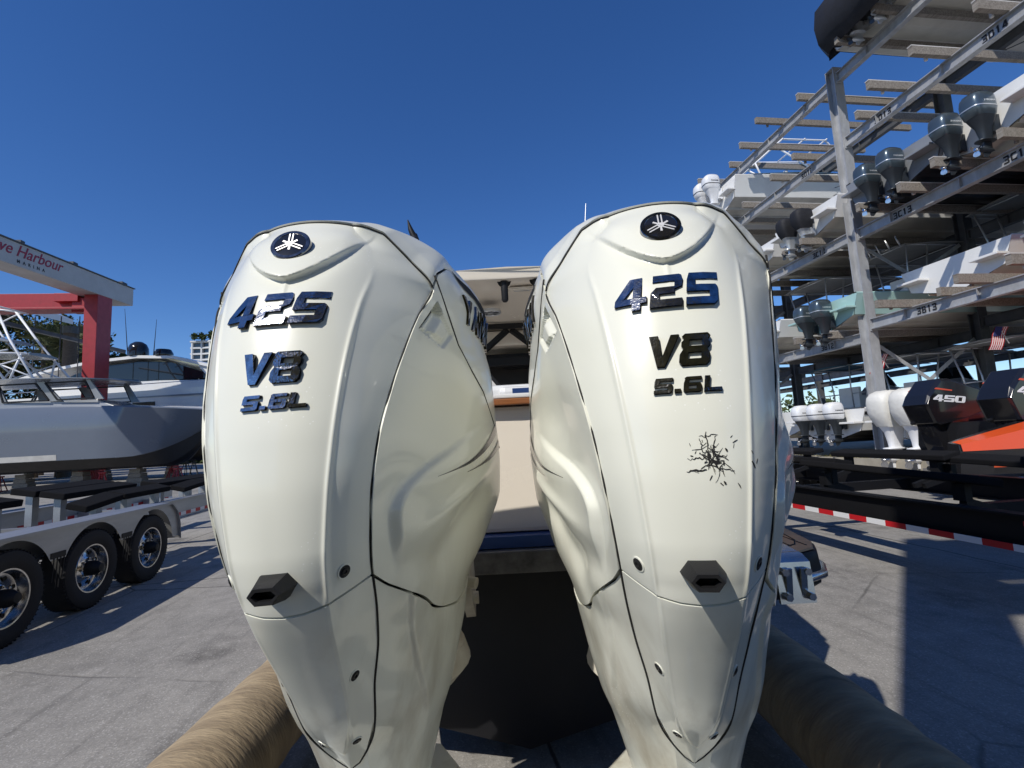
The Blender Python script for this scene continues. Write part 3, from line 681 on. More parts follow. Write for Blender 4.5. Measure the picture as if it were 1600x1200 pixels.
M_BOTTOMB = mat('black_bottom_paint', (.012, .012, .014), rough=.45, var=.3, vscale=3)
M_BEIGEB = mat('beige_bottom', (.58, .55, .48), rough=.55, var=.3, vscale=1.2)
M_SEAFOAM = mat('seafoam_gelcoat', (.36, .55, .52), rough=.25, coat=.4)
M_BLUEG = mat('light_blue_gelcoat', (.25, .42, .62), rough=.3, coat=.3)
M_NAVY = mat('navy_paint', (.02, .05, .16), rough=.3, coat=.4)
M_BLACKHULL = mat('black_gelcoat', (.015, .015, .017), rough=.2, coat=.5)
M_ALU = mat('aluminium_tube', (.60, .61, .62), rough=.35, metal=.8, var=.2, vscale=8)
M_WHITEPAINT = mat('white_tube_paint', (.74, .75, .76), rough=.35)
M_GLASS = mat('tinted_glass', (.012, .015, .018), rough=.04, spec=.8)
M_CLEAR = mat('clear_vinyl', (.32, .37, .38), rough=.15, alpha=.45)
M_CANVAS = mat('grey_canvas', (.26, .26, .25), rough=.9, var=.2, vscale=2)
M_TEALC = mat('blue_canvas_cover', (.05, .13, .19), rough=.85, var=.4, vscale=2, bump=.4, bscale=3)
M_BLACKC = mat('black_canvas_cover', (.012, .013, .018), rough=.7, var=.4, vscale=4, bump=.5, bscale=6)
M_WHITEC = mat('white_vinyl_cover', (.70, .69, .64), rough=.5, var=.15, vscale=5, bump=1.0, bscale=9)
M_OBGREY = mat('metallic_grey_cowl', (.085, .115, .135), rough=.28, metal=.55, coat=.5)
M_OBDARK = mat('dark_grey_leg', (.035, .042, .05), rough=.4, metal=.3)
M_OBWHITE = mat('white_cowl', (.74, .75, .76), rough=.28, coat=.4)
M_SILVER = mat('silver_trim', (.55, .57, .58), rough=.3, metal=.6)
M_RED = mat('crane_red', (.36, .028, .035), rough=.45, var=.25, vscale=3)
M_TAPER = mat('tape_red', (.50, .015, .02), rough=.4)
M_TAPEW = mat('tape_white', (.72, .73, .74), rough=.35)
M_ORANGE = mat('orange_gelcoat', (.75, .095, .02), rough=.22, coat=.5)
M_RUBBER = mat('tyre_rubber', (.014, .014, .015), rough=.75, bump=.25, bscale=80)
M_INK = mat('sign_ink', (.012, .012, .016), rough=.7)
M_WHITEINK = mat('white_lettering', (.78, .78, .78), rough=.4)
M_CARPET = mat('black_carpet', (.012, .012, .013), rough=.95, spec=.1, bump=.5, bscale=150)
M_FLAGR = mat('flag_red', (.45, .02, .03), rough=.8); M_FLAGB = mat('flag_blue', (.02, .03, .14), rough=.8); M_FLAGW = mat('flag_white', (.72, .72, .72), rough=.8)
M_DARKIN = mat('dark_interior', (.018, .016, .015), rough=.8)
# ---------------------------------------------------------------- small outboards
def rrect(w, d, y0, z, r=.35, n=24, dz=0):
    out = []
    for k in range(n):
        a = 2*math.pi*k/n; c_, s_ = math.cos(a), math.sin(a)
        e = r
        out.append((w*math.copysign(abs(c_)**e, c_), y0+d*math.copysign(abs(s_)**e, s_), z+dz*s_))
    return out
OB_CACHE = {}
def outboard_meshes(kind):
    """(name, mesh) list of one outboard: origin at the top of the transom, motor aft (-y)"""
    if kind in OB_CACHE: return OB_CACHE[kind]
    out = []
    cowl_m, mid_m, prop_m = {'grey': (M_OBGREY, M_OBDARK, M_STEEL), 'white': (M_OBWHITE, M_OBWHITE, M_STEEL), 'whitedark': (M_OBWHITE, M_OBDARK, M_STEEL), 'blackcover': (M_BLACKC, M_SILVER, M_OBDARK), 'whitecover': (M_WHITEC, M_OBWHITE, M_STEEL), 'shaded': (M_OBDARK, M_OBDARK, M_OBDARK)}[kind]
    cov = kind.endswith('cover')
    mb = MB()
    R_ = [rrect(.20, .26, -.36, .06, .6), rrect(.25, .33, -.38, .14, .55), rrect(.275, .37, -.40, .30, .55), rrect(.275, .375, -.405, .52, .55), rrect(.262, .355, -.40, .66, .56), rrect(.225, .30, -.38, .75, .6), rrect(.15, .21, -.35, .80, .7), rrect(.02, .03, -.33, .815, 1)]
    if cov:
        rr = random.Random(3)
        R_ = [[(x*(1.06+rr.uniform(-.025, .025)), y+(y+.4)*.05+rr.uniform(-.01, .01), z-(.1 if i == 0 else 0)+rr.uniform(-.012, .012)) for x, y, z in r] for i, r in enumerate(R_)]
    mb.loft(R_, True, True)
    if not cov:
        mb.mi = 1
        mb.loft([rrect(.282, .380, -.404, .315, .55), rrect(.284, .382, -.404, .33, .55), rrect(.282, .380, -.404, .345, .55)], True, False)
        for s in (-1, 1):
            word(mb, 'YAMAHA', 0, 0, .052, .05, .008, .1, (lambda a, b, off, s=s: (s*(.268+off), (-.55+a if s > 0 else -.21-a), .43+b)), .012, -.01, 1)
        mb.mi = 2
        mb.box((0, -.40, .70), (.30, .42, .02)); mb.loft([rrect(.232, .31, -.385, .742, .6), rrect(.18, .25, -.37, .792, .66)], True, False)
    out.append(('cowling', mb.build('cowling', [cowl_m, M_SILVER if kind in ('grey', 'shaded') else M_INK, M_BLACKGLOSS if kind == 'grey' else cowl_m], smooth=rad(50))))
    mb = MB()
    mb.loft([rrect(.23, .30, -.37, .10, .6), rrect(.19, .26, -.35, -.02, .6), rrect(.13, .20, -.32, -.18, .65), rrect(.10, .17, -.31, -.40, .7), rrect(.085, .16, -.31, -.52, .7), rrect(.16, .26, -.34, -.54, .8), rrect(.16, .27, -.34, -.56, .8), rrect(.055, .15, -.31, -.58, .8), rrect(.05, .15, -.31, -.74, .8)], True, True)
    mb.tube([(0, -.62, -.80), (0, -.52, -.80), (0, -.40, -.80), (0, -.20, -.80), (0, -.10, -.80)], [.05, .065, .075, .06, .015], 16)
    mb.prism([(-.012, -.46, -.84), (-.012, -.20, -.84), (-.012, -.34, -1.0), (-.012, -.44, -1.0)], (.024, 0, 0))
    mb.box((0, -.08, -.12), (.30, .16, .40)); mb.box((-.12, -.02, -.1), (.05, .10, .5)); mb.box((.12, -.02, -.1), (.05, .10, .5))
    out.append(('midsection', mb.build('midsection', mid_m, smooth=rad(45))))
    mb = MB(); mb.tube([(0, -.60, -.80), (0, -.72, -.80)], [.05, .04], 12)
    for k in range(3):
        a = 2*math.pi*k/3+.4; rows = []
        for r_, wd in ((.04, .06), (.10, .11), (.16, .11), (.19, .04)):
            tx, tz = -math.sin(a), math.cos(a)
            rows.append([(math.cos(a)*r_+tx*q*wd/2, -.66+q*wd*.4+h, -.80+math.sin(a)*r_+tz*q*wd/2) for q, h in ((-1, 0), (0, .004), (1, 0), (0, -.004))])
        mb.loft(rows, True, True)
    out.append(('propeller', mb.build('propeller', prop_m, smooth=rad(40))))
    for n, o in out: COL.objects.unlink(o)
    OB_CACHE[kind] = out
    return out
def add_outboard(parent, loc, kind, rz=0, tilt=0, label=None, scale=1):
    e = empty('outboard_motor', loc, rz, parent); e.rotation_euler = (tilt, 0, rz); e.scale = (scale,)*3
    if label: e['label'] = label
    for n, o in outboard_meshes(kind):
        c = bpy.data.objects.new(n, o.data); COL.objects.link(c); c.parent = e
    return e
# ---------------------------------------------------------------- boats
def hull_rings(L, B, D, n=26, flare=.16, rake=.10, cz=.42):
    """stations from stern to bow: keel, chine, sheer points (port side mirrored later)"""
    st = []
    for i in range(n):
        s = i/(n-1); b = B/2*(1-max(0, (s-.42)/.58)**2.6)*(.96+.04*min(1, s*3)); b = max(b, .015)
        zk = D*.70*max(0, (s-.62)/.38)**2.2; zc = cz*D/1.25+D*.55*max(0, (s-.5)/.5)**2.0; zs = D*(.93+.22*s*s)
        bc = b*(1-flare-.42*max(0, (s-.55)/.45)**1.4)
        y = L*s*(1-rake*0)
        yk = y-L*rake*max(0, (s-.7)/.3)**1.5
        st.append((y, yk, zk, bc, min(zc, zs-.12), b, zs))
    return st
def make_hull(parent, L, B, D, mats, stripe=None, deck=True, name='hull'):
    st = hull_rings(L, B, D); up, bt, tr, dk = MB(), MB(), MB(), MB()
    for s in (-1, 1):
        bt.loft([[(0, yk, zk), (s*bc*.5, (y+yk)/2, zk+(zc-zk)*.42), (s*bc, y, zc)] for y, yk, zk, bc, zc, b, zs in st], False, False)
        up.loft([[(s*bc, y, zc), (s*(bc+.03), y, zc+.005), (s*(bc+(b-bc)*.55), y, zc+(zs-zc)*.5), (s*b, y, zs), (s*(b-.02), y, zs+.03), (s*max(b-.16, .004), y, zs+.03), (s*max(b-.16, .004), y, zs-.25)] for y, yk, zk, bc, zc, b, zs in st], False, False)
        # strakes
        bt.loft([[(s*bc*.55, (y+yk)/2, zk+(zc-zk)*.47-.002), (s*bc*.58, (y+yk)/2, zk+(zc-zk)*.46-.035), (s*bc*.62, (y+yk)/2, zk+(zc-zk)*.55-.002)] for y, yk, zk, bc, zc, b, zs in st[:-6]], False, False)
    y, yk, zk, bc, zc, b, zs = st[0]
    up.add([(0, 0, zk), (bc, 0, zc), (b, 0, zs), (-b, 0, zs), (-bc, 0, zc)], [(0, 1, 2, 3, 4)])
    if deck:
        dk.loft([[(-max(b-.165, .003), y, zs-.22), (0, y, zs-.20), (max(b-.165, .003), y, zs-.22)] for y, yk, zk, bc, zc, b, zs in st], False, False)
        dk.build('deck', M_GEL, parent)
    up.build(name, mats[0], parent, smooth=rad(35)); bt.build('hull_bottom', mats[1], parent, smooth=rad(30))
    if stripe:
        for s in (-1, 1):
            sm = MB(); sm.loft([[(s*(bc+(b-bc)*q+.006), y, zc+(zs-zc)*q2) for q, q2 in ((.78, .70), (.90, .85))] for y, yk, zk, bc, zc, b, zs in st], False, False)
            sm.build('hull_stripe', stripe, parent)
    return st
def add_ttop(parent, y0, y1, z0, z1, w, top_m, leg_m, rods=0, glass=None):
    mb = MB(); r = .025
    for s in (-1, 1):
        for ya, yb in ((y0+.35, y0+.15), (y1-.2, y1-.55), (y0+.9, y0+.9)):
            mb.tube([(s*w*.62, ya, z0), (s*w*.66, (ya+yb)/2, (z0+z1)/2), (s*w*.80, yb, z1)], r, 8)
        mb.tube([(s*w*.80, y0+.1, z1-.02), (s*w*.80, y1-.4, z1-.02)], r, 8)
        mb.tube([(s*w*.65, y0+.3, z0+.7), (s*w*.66, y1-.45, z0+.9)], r*.8, 8)
    for q in (y0+.15, (y0+y1)/2, y1-.5): mb.tube([(-w*.8, q, z1-.02), (w*.8, q, z1-.02)], r*.8, 8)
    mb.build('top_frame', leg_m, parent, smooth=4)
    mb = MB(); rows = []
    for i in range(9):
        q = i/8; y = y0+(y1-y0)*q; ww = w*(.86+.14*math.sin(math.pi*min(1, q*1.15+.05)))*(1 if q < .9 else .9)
        rows.append([(x*ww, y, z1+.10*(1-x*x)-.05*(2*q-1)**2) for x in (-1, -.6, 0, .6, 1)]+[(x*ww, y, z1-.015+.07*(1-x*x)-.05*(2*q-1)**2) for x in (1, .6, 0, -.6, -1)])
    mb.loft(rows, True, True); mb.build('hardtop', top_m, parent, smooth=rad(40))
    if rods:
        mb = MB()
        for k in range(rods):
            x = -w*.75+1.5*w*k/(rods-1); mb.cyl((x, y0+.02, z1-.05), (x, y0-.14, z1+.26), .027, 8)
        build_each(mb, 'rod_holder', leg_m, parent, smooth=4)
    if glass:
        mb = MB(); mb.loft([[(-w*.6, y1-.35, z0+.5), (w*.6, y1-.35, z0+.5)], [(-w*.66, y1-.62, z1-.06), (w*.66, y1-.62, z1-.06)]], False, False)
        mb.build('windshield', glass, parent)
def add_console(parent, y, z, m, gl=True):
    mb = MB()
    mb.loft([[(-.55, y-.5, z), (.55, y-.5, z), (.55, y+.9, z), (-.55, y+.9, z)], [(-.52, y-.4, z+.8), (.52, y-.4, z+.8), (.48, y+.75, z+.65), (-.48, y+.75, z+.65)], [(-.48, y-.15, z+1.05), (.48, y-.15, z+1.05), (.42, y+.45, z+.95), (-.42, y+.45, z+.95)]], True, True)
    mb.build('console', m, parent, smooth=rad(30))
    mb = MB(); mb.box((0, y-1.1, z+.35), (.95, .5, .7)); mb.box((0, y-1.28, z+.85), (.95, .12, .35)); mb.build('leaning_post', M_GEL, parent, bevel=.03)
    if gl:
        mb = MB(); mb.loft([[(-.5, y+.2, z+1.0), (-.3, y+.5, z+1.0), (.3, y+.5, z+1.0), (.5, y+.2, z+1.0)], [(-.48, y-.05, z+1.45), (-.28, y+.2, z+1.45), (.28, y+.2, z+1.45), (.48, y-.05, z+1.45)]], False, False)
        mb.build('windscreen', M_GLASS, parent)
YR = math.atan2(-YP.x, YP.y)                    # rotation that turns a boat's +y (bow) away from the aisle
# ---------------------------------------------------------------- dry-stack rack
rack = thing('boat_rack', 'tall galvanised steel rack stacked with boats on timber bunks at the right', 'boat rack', tuple(yard(0, 0)), -YAW)
def rk(t, dep, z): return (dep, t, z)            # rack-local: x = depth, y = along the aisle
DEPTHS = (0, 3.7, 7.6, 11.4)
BAYS = ((-7.75, 0, (4.16, 6.82, 9.65, 11.72)), (0, 7.75, (3.83, 6.85, 9.62, 11.68)), (7.75, 15.5, (3.83, 6.85, 9.62)), (15.5, 23.2, (3.83, 6.85, 9.62)))
def ibeam(mb, a, b, h, w, web=.02, fl=.022):
    a, b = Vector(a), Vector(b); up = Vector((0, 0, 1))
    mb.bar(a, b, web, h-2*fl); mb.bar(a+up*(h/2-fl/2), b+up*(h/2-fl/2), w, fl); mb.bar(a-up*(h/2-fl/2), b-up*(h/2-fl/2), w, fl)
for di, dep in enumerate(DEPTHS):
    for t in (-7.75, 0, 7.75, 15.5, 23.2):
        top = 12.05 if t < 7 else (11.75 if t < 8 else 9.8)
        if di >= 2: top -= 2.2
        mb = MB(); c = rk(t, dep, 0)
        for s in (-1, 1): mb.box((c[0], c[1]+s*.14, (top+.40)/2), (.30, .022, top-.40))
        mb.box((c[0], c[1], (top+.40)/2), (.018, .26, top-.40))
        mb.box((c[0], c[1], .415), (.5, .5, .03)); mb.box((c[0], c[1], top+.012), (.31, .31, .024))
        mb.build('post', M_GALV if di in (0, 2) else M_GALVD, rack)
    for t0, t1, zs in BAYS:
        for z in zs:
            if di >= 2 and z > 9: continue
            mb = MB(); ibeam(mb, rk(t0+.16, dep, z), rk(t1-.16, dep, z), .30, .17)
            for q in np.linspace(t0+1.2, t1-1.2, 4): mb.box((dep-.05, q, z), (.07, .012, .25))
            for q in (t0+.17, t1-.17): mb.box((dep, q, z), (.20, .02, .40))
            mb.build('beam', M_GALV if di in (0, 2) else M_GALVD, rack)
# X bracing between the first two post rows
for t in (0, 7.75):
    for (za, zb) in ((1.4, 3.7), (4.6, 6.6)):
        mb = MB(); mb.bar(rk(t+.05, .15, za), rk(t+.05, 3.55, zb), .012, .11, (1, 0, 0)); mb.bar(rk(t+.075, .15, zb), rk(t+.075, 3.55, za), .012, .11, (1, 0, 0)); mb.build('cross_brace', M_GALV, rack)
for (ta, za, tb, zb, dep) in ((0, 9.8, -7.75, 6.9, 3.7), (0, 12, -7.75, 9.7, 3.7), (0, 6.9, 7.75, 9.6, 7.6), (0, 9.7, 7.75, 11.6, 3.7)):
    mb = MB(); mb.tube([rk(ta, dep, za), rk(tb, dep, zb)], .014, 6); mb.build('tie_rod', M_GALVD, rack)
# slot numbers on the aisle beams
def slot(text, t, z, h=.17):
    mb = MB(); word(mb, text, 0, 0, h*.62, h, h*.16, 0, lambda a, b, off: (-.021-off, t-a, z-h/2+b), .0012, -.004, 1)
    mb.build('slot_number', M_INK, rack)
for text, t, z in (('3C12', 1.65, 6.85), ('3C13', -1.25, 6.82), ('3C14', -3.86, 6.82), ('3B12', 1.78, 3.83), ('3B13', -1.5, 4.16), ('3D12', 1.72, 9.62), ('3D13', -1.1, 9.65), ('3D14', -3.85, 9.65), ('3C11', 4.4, 6.85), ('3B11', 4.4, 3.83)): slot(text, t, z)
# bunks: timber with pale edge caps, running front to back
def bunk(t, z, d0, d1, hh=.20, cap=True):
    mb = MB(); zc = z+.15+hh/2; r_ = rnd.uniform(-.02, .02)
    mb.mi = 0; mb.bar(rk(t, d0, zc+r_), rk(t+rnd.uniform(-.05, .05), d1, zc-r_*.5), .11, hh)
    if cap: mb.mi = 1; mb.bar(rk(t, d0-.012, zc+hh/2+.013+r_), rk(t, d1, zc+hh/2+.013-r_*.5), .115, .022)
    mb.box((d0+.5, t+.09, zc-.06), (.06, .05, .16))
    mb.build('bunk', [M_WOOD, M_WHITECAP], rack)
SLOTS = {'E': ((-6.4, -5.3, -4.5, -3.4, -2.2, -1.2), (1.0, 2.2, 3.6, 4.9, 6.2)), 'D': ((-6.6, -5.4, -4.4, -3.2, -2.1, -1.0), (1.0, 2.2, 4.2, 5.4, 6.6)), 'C': ((-6.5, -5.4, -4.4, -3.3, -2.3, -1.2), (1.0, 2.1, 4.0, 5.2, 6.5)), 'B': ((-6.5, -5.4, -4.4, -3.3, -2.4, -1.4), (.8, 1.7, 4.0, 5.1, 6.4))}
for i, k in enumerate('BCDE'):
    for b, ts in enumerate(SLOTS[k]):
        for t in ts:
            z = BAYS[b][2][i]
            bunk(t, z, rnd.uniform(-1.15, -.35), rnd.uniform(7.8, 8.6) if k in 'BC' else rnd.uniform(4.3, 5.4), cap=rnd.random() < .8)
for z in (3.83, 6.85, 9.62):
    for t in (9.0, 10.3, 12.2, 13.5): bunk(t, z, rnd.uniform(-1.1, -.5), 7.8)
# concrete plinth the rack stands on
M_PLINTH = mat('plinth_concrete', (.42, .38, .30), rough=.9, var=.4, vscale=1.6, bump=.4, bscale=25)
mb = MB(); mb.box((5.6, 6, .20), (12.0, 34, .40)); pl = mb.build('concrete_plinth', M_PLINTH); pl.location = yard(0, 0); pl.rotation_euler = (0, 0, -YAW)
tag(pl, 'low sunlit concrete kerb under the posts of the boat rack', 'kerb')
# weeds on the kerb
M_WEED = mat('dry_weed', (.20, .19, .05), rough=.9, var=.5, vscale=8)
mb = MB()
for k in range(900):
    t = rnd.uniform(-2.5, 9); t = t if rnd.random() < .5 else rnd.gauss(1.0, .8); d = rnd.uniform(-.33, .1); h = rnd.uniform(.03, .14); a = rnd.uniform(0, 6.28)
    q = rk(t, d, .40); e = (q[0]+math.cos(a)*h*.7, q[1]+math.sin(a)*h*.7, .40+h*rnd.uniform(.3, 1)); 
    mb.add([(q[0]-.008, q[1], .40), (q[0]+.008, q[1]+.006, .40), e], [(0, 1, 2)])
we = mb.build('weeds', M_WEED, fix=False); we.location = yard(0, 0); we.rotation_euler = (0, 0, -YAW); tag(we, 'dry yellow weeds growing along the kerb edge', 'weeds', kind='stuff')
# ---------------------------------------------------------------- boats in the rack
def rack_boat(t, z, dep, L, B, D, hull_m, bot_m, label, kind='grey', n=2, top=None, console=None, stripe=None, ob_label=None, name='rack_boat', group=None, lift=.33, scale=.78, rods=0, tilt=0, glass=None, mz=None):
    D *= .74; mz = D*.36 if mz is None else mz
    p = yard(t, dep, z+lift); e = thing(name, label, 'boat', tuple(p), YR, group)
    make_hull(e, L, B, D, (hull_m, bot_m), stripe)
    sp = .68
    for k in range(n): add_outboard(e, ((k-(n-1)/2)*sp, -.06, mz), kind, tilt=tilt, scale=scale, label=ob_label)
    if console: add_console(e, L*.45, D*.75, console)
    if top: add_ttop(e, L*.22, L*.60, D*.8, D*.8+1.75, B*.42, top, M_ALU, rods, glass)
    # swim step
    mb = MB()
    for s in (-1, 1): mb.box((s*B*.33, -.14, D*.56), (B*.22, .34, .06))
    build_each(mb, 'swim_step', hull_m, e, bevel=.012)
    return e
# tier C
rack_boat(-3.72, 6.82, -.35, 10.5, 3.1, 1.5, M_GEL, M_BEIGEB, 'pale boat with two grey outboards, nearest on the third tier of the rack', 'grey', 2, None, M_GEL)
rack_boat(-1.75, 6.82, -.45, 10.2, 2.9, 1.45, M_GELGREY, M_BOTTOMB, 'black bottomed boat with two grey outboards beside the near post', 'grey', 2)
b12 = rack_boat(1.45, 6.85, -.35, 10.0, 2.9, 1.4, M_GEL, M_BEIGEB, 'beige boat whose two outboards wear black canvas covers', 'blackcover', 2)
for k in (-1, 1):                                # raised trim tabs / jack plates beside the covered motors
    mb = MB(); mb.prism([(k*.42-.1, -.1, .35), (k*.42+.1, -.1, .35), (k*.42+.07, -.45, .30), (k*.42-.07, -.45, .30)], (0, 0, .05)); mb.prism([(k*.42-.09, -.2, .4), (k*.42+.09, -.2, .4), (k*.42+.07, -.35, .95), (k*.42-.07, -.35, .95)], (0, .06, 0)); mb.v = [(x, y, z*.75-.12) for x, y, z in mb.v]; build_each(mb, 'jack_plate', M_SILVER, b12, bevel=.01)
rack_boat(4.6, 6.85, -.1, 10, 2.9, 1.4, M_GEL, M_BEIGEB, 'white boat on the third tier behind the right motor', 'white', 2)
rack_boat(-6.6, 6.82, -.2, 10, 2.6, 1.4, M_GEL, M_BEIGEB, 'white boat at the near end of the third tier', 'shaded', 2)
# tier B
sf = rack_boat(1.15, 3.83, -.35, 9.6, 2.7, 1.35, M_SEAFOAM, M_BEIGEB, 'seafoam green centre console boat with two grey outboards on the second tier', 'grey', 2, M_CANVAS, M_GEL, rods=6)
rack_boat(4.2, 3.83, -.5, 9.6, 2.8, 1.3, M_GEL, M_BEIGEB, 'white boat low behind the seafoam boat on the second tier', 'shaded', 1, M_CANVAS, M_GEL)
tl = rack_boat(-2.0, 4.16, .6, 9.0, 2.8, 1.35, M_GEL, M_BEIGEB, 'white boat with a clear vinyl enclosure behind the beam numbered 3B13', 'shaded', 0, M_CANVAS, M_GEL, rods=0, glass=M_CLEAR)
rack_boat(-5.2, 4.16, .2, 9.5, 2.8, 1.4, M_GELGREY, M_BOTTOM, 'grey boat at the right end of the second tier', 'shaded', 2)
# tier D and E
d5 = rack_boat(5.65, 9.62, -.6, 9.4, 2.8, 1.85, M_GEL, M_BOTTOM, 'white boat with light blue deck canvas and two white outboards high on the rack', 'white', 2, None, M_BLUEG, lift=.30, mz=1.05, scale=.9)
mb = MB()
for s in (-1, 1):                                # open white pipe top
    mb.tube([(s*1.05, 1.4, 1.2), (s*.95, 1.2, 2.0), (s*.85, 2.6, 3.15), (s*.8, 4.6, 3.2), (s*1.0, 5.6, 1.6)], .04, 8)
    mb.tube([(s*.9, 2.2, 2.8), (s*.8, 4.2, 1.7)], .035, 8)
for yy, zz in ((1.2, 2.0), (1.75, 2.45), (2.2, 2.8), (2.6, 3.15), (3.6, 3.18), (4.6, 3.2)): mb.tube([(-.9, yy, zz), (.9, yy, zz)], .03, 8)
mb.build('pipe_top', M_WHITEPAINT, d5, smooth=4)
mb = MB(); mb.loft([[(-1.3, .6, 1.3), (0, .6, 1.55), (1.3, .6, 1.3)], [(-1.3, 3, 1.45), (0, 3, 1.95), (1.3, 3, 1.45)], [(-1.1, 6.5, 1.5), (0, 6.5, 1.75), (1.1, 6.5, 1.5)]], False, False); mb.v = [(x, y, z+.05) for x, y, z in mb.v]; mb.build('canvas_cover', M_BLUEG, d5, smooth=4)
d8 = rack_boat(8.55, 9.62, -.3, 9.0, 2.7, 1.35, M_GEL, M_BOTTOM, 'white boat with a white outboard at the far end of the rack', 'white', 2, None, None, stripe=M_INK, lift=.45)
mb = MB(); mb.tube([(.2, 2.0, 1.0), (-.9, 1.6, 3.4)], [.018, .006], 6); build_each(mb, 'antenna', M_WHITEPAINT, d8)
e1 = rack_boat(-1.75, 11.72, -.15, 10.5, 3.4, 1.5, M_GEL, M_BEIGEB, 'boat under a black cover on the topmost tier of the rack', 'blackcover', 2)
st = hull_rings(10.5, 3.4, 1.11)
mb = MB()
for s in (-1, 1): mb.loft([[(s*(b+.04), y, zs-.42), (s*(b+.05), y, zs+.02), (s*b*.6, y, zs+.5), (0, y, zs+.62)] for y, yk, zk, bc, zc, b, zs in st], False, False)
mb.loft([[(x_, y*k, z) for y, z in ((.06, 2.1), (-.55, 2.2), (-.98, 1.75), (-1.08, 1.05), (-1.0, .45), (-.72, .15), (-.62, .55), (-.10, .62), (.05, 1.0))] for x_, k in ((-1.15, .72), (-1.0, .95), (-.5, 1), (0, .97), (.5, 1), (1.0, .95), (1.15, .72))], True, True)
mb.v = [(x, y, z if y > .2 else z*.8-.22) for x, y, z in mb.v]; mb.build('canvas_cover', M_BLACKC, e1, smooth=rad(40))
mb = MB()
for yy in (.4, 2.8, 5.2):
    mb.tube([(1.78, yy, .75), (1.79, yy, .42)], .012, 5); mb.prism([(1.78, yy-.06, .42), (1.78, yy+.05, .42), (1.78, yy-.16, .18)], (.02, 0, 0))
build_each(mb, 'cover_strap', M_BLACKC, e1)
rack_boat(-5.2, 11.72, -.2, 9.5, 3.0, 1.4, M_GEL, M_BEIGEB, 'white boat at the right end of the topmost tier', 'white', 1)
# tier A (on the kerb)
rack_boat(1.75, .62, -.15, 10.5, 3.0, 1.45, M_GEL, M_BOTTOMB, 'white boat with three white outboards at kerb level of the rack', 'whitedark', 3, M_CANVAS, M_GELGREY, stripe=M_INK, lift=.20, rods=0, mz=.66, scale=.72)
wc = rack_boat(-1.0, .62, .1, 10.5, 3.0, 1.45, M_GEL, M_BOTTOMB, 'boat whose two white outboards are wrapped in white covers behind the post', 'whitecover', 2, M_CANVAS, M_GELGREY, lift=.20, scale=1.12, mz=.50)
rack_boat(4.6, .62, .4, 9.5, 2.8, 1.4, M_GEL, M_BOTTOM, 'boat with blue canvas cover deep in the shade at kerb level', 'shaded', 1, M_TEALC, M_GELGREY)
def second_row(t, z, L, hull_m, bot_m, top, label):
    e = thing('rack_boat', label, 'boat', tuple(yard(t, 21.5, z+.36)), YR+math.pi)
    make_hull(e, L, 2.8, 1.1, (hull_m, bot_m)); add_outboard(e, (0, -.06, .5), 'white', scale=.8)
    if top: add_ttop(e, L*.25, L*.6, 1.1, 2.7, 1.15, top, M_ALU)
    if z < 5:                                    # low cabin with a dark window band
        mb = MB(); mb.loft([[(x*w_, y, zz) for x in (-1, 1) for _ in (0,)][:1]+[(w_, y, zz)] for y, w_, zz in ((2.2, 1.15, .95), (2.3, 1.05, 2.25))], False, False); mb.v, mb.f, mb.m = [], [], []
        mb.loft([[(-1.15, 2.0, z_), (1.15, 2.0, z_), (1.05, 6.4-q, z_), (-1.05, 6.4-q, z_)] for z_, q in ((.9, 0), (1.45, .3))], True, True); mb.loft([[(-1.05, 2.2, z_), (1.05, 2.2, z_), (.95, 6.0-q, z_), (-.95, 6.0-q, z_)] for z_, q in ((2.05, .8), (2.2, 1.0))], True, True); build_each(mb, 'cabin', hull_m, e)
        mb = MB(); mb.loft([[(-1.08, 2.1, z_), (1.08, 2.1, z_), (.98, 6.1-q, z_), (-.98, 6.1-q, z_)] for z_, q in ((1.44, .1), (2.06, .75))], True, True); mb.build('window_band', M_GLASS, e)
second_row(-2.2, 4.16, 9.2, M_GEL, M_BOTTOM, None, 'white boat in the far half of the rack on the second tier')
second_row(-5.0, .62, 9.2, M_GEL, M_BOTTOM, M_CANVAS, 'white boat in the far half of the rack at kerb level')
for t, z, top, k_ in ((4.4, .62, M_CANVAS, 'at kerb level with a grey top'), (1.2, .62, M_TEALC, 'at kerb level with a teal canvas top'), (-7.6, .62, None, 'at kerb level, furthest right'), (4.2, 3.83, None, 'on the second tier, left of the dark post'), (1.2, 3.83, M_CANVAS, 'on the second tier with a grey canvas top'), (-5.2, 4.16, M_CANVAS, 'on the second tier, furthest right'), (7.9, .62, None, 'at kerb level, furthest left'), (-2.0, 6.82, None, 'on the third tier, right of the dark post'), (4.6, 6.85, None, 'on the third tier, furthest left')):
    second_row(t, z, 9.0, M_GEL, M_BOTTOM, top, 'white boat deep in the rack '+k_)
second_row(1.4, 6.85, 9.2, M_GEL, M_BEIGEB, None, 'boat in the far half of the rack on the third tier')
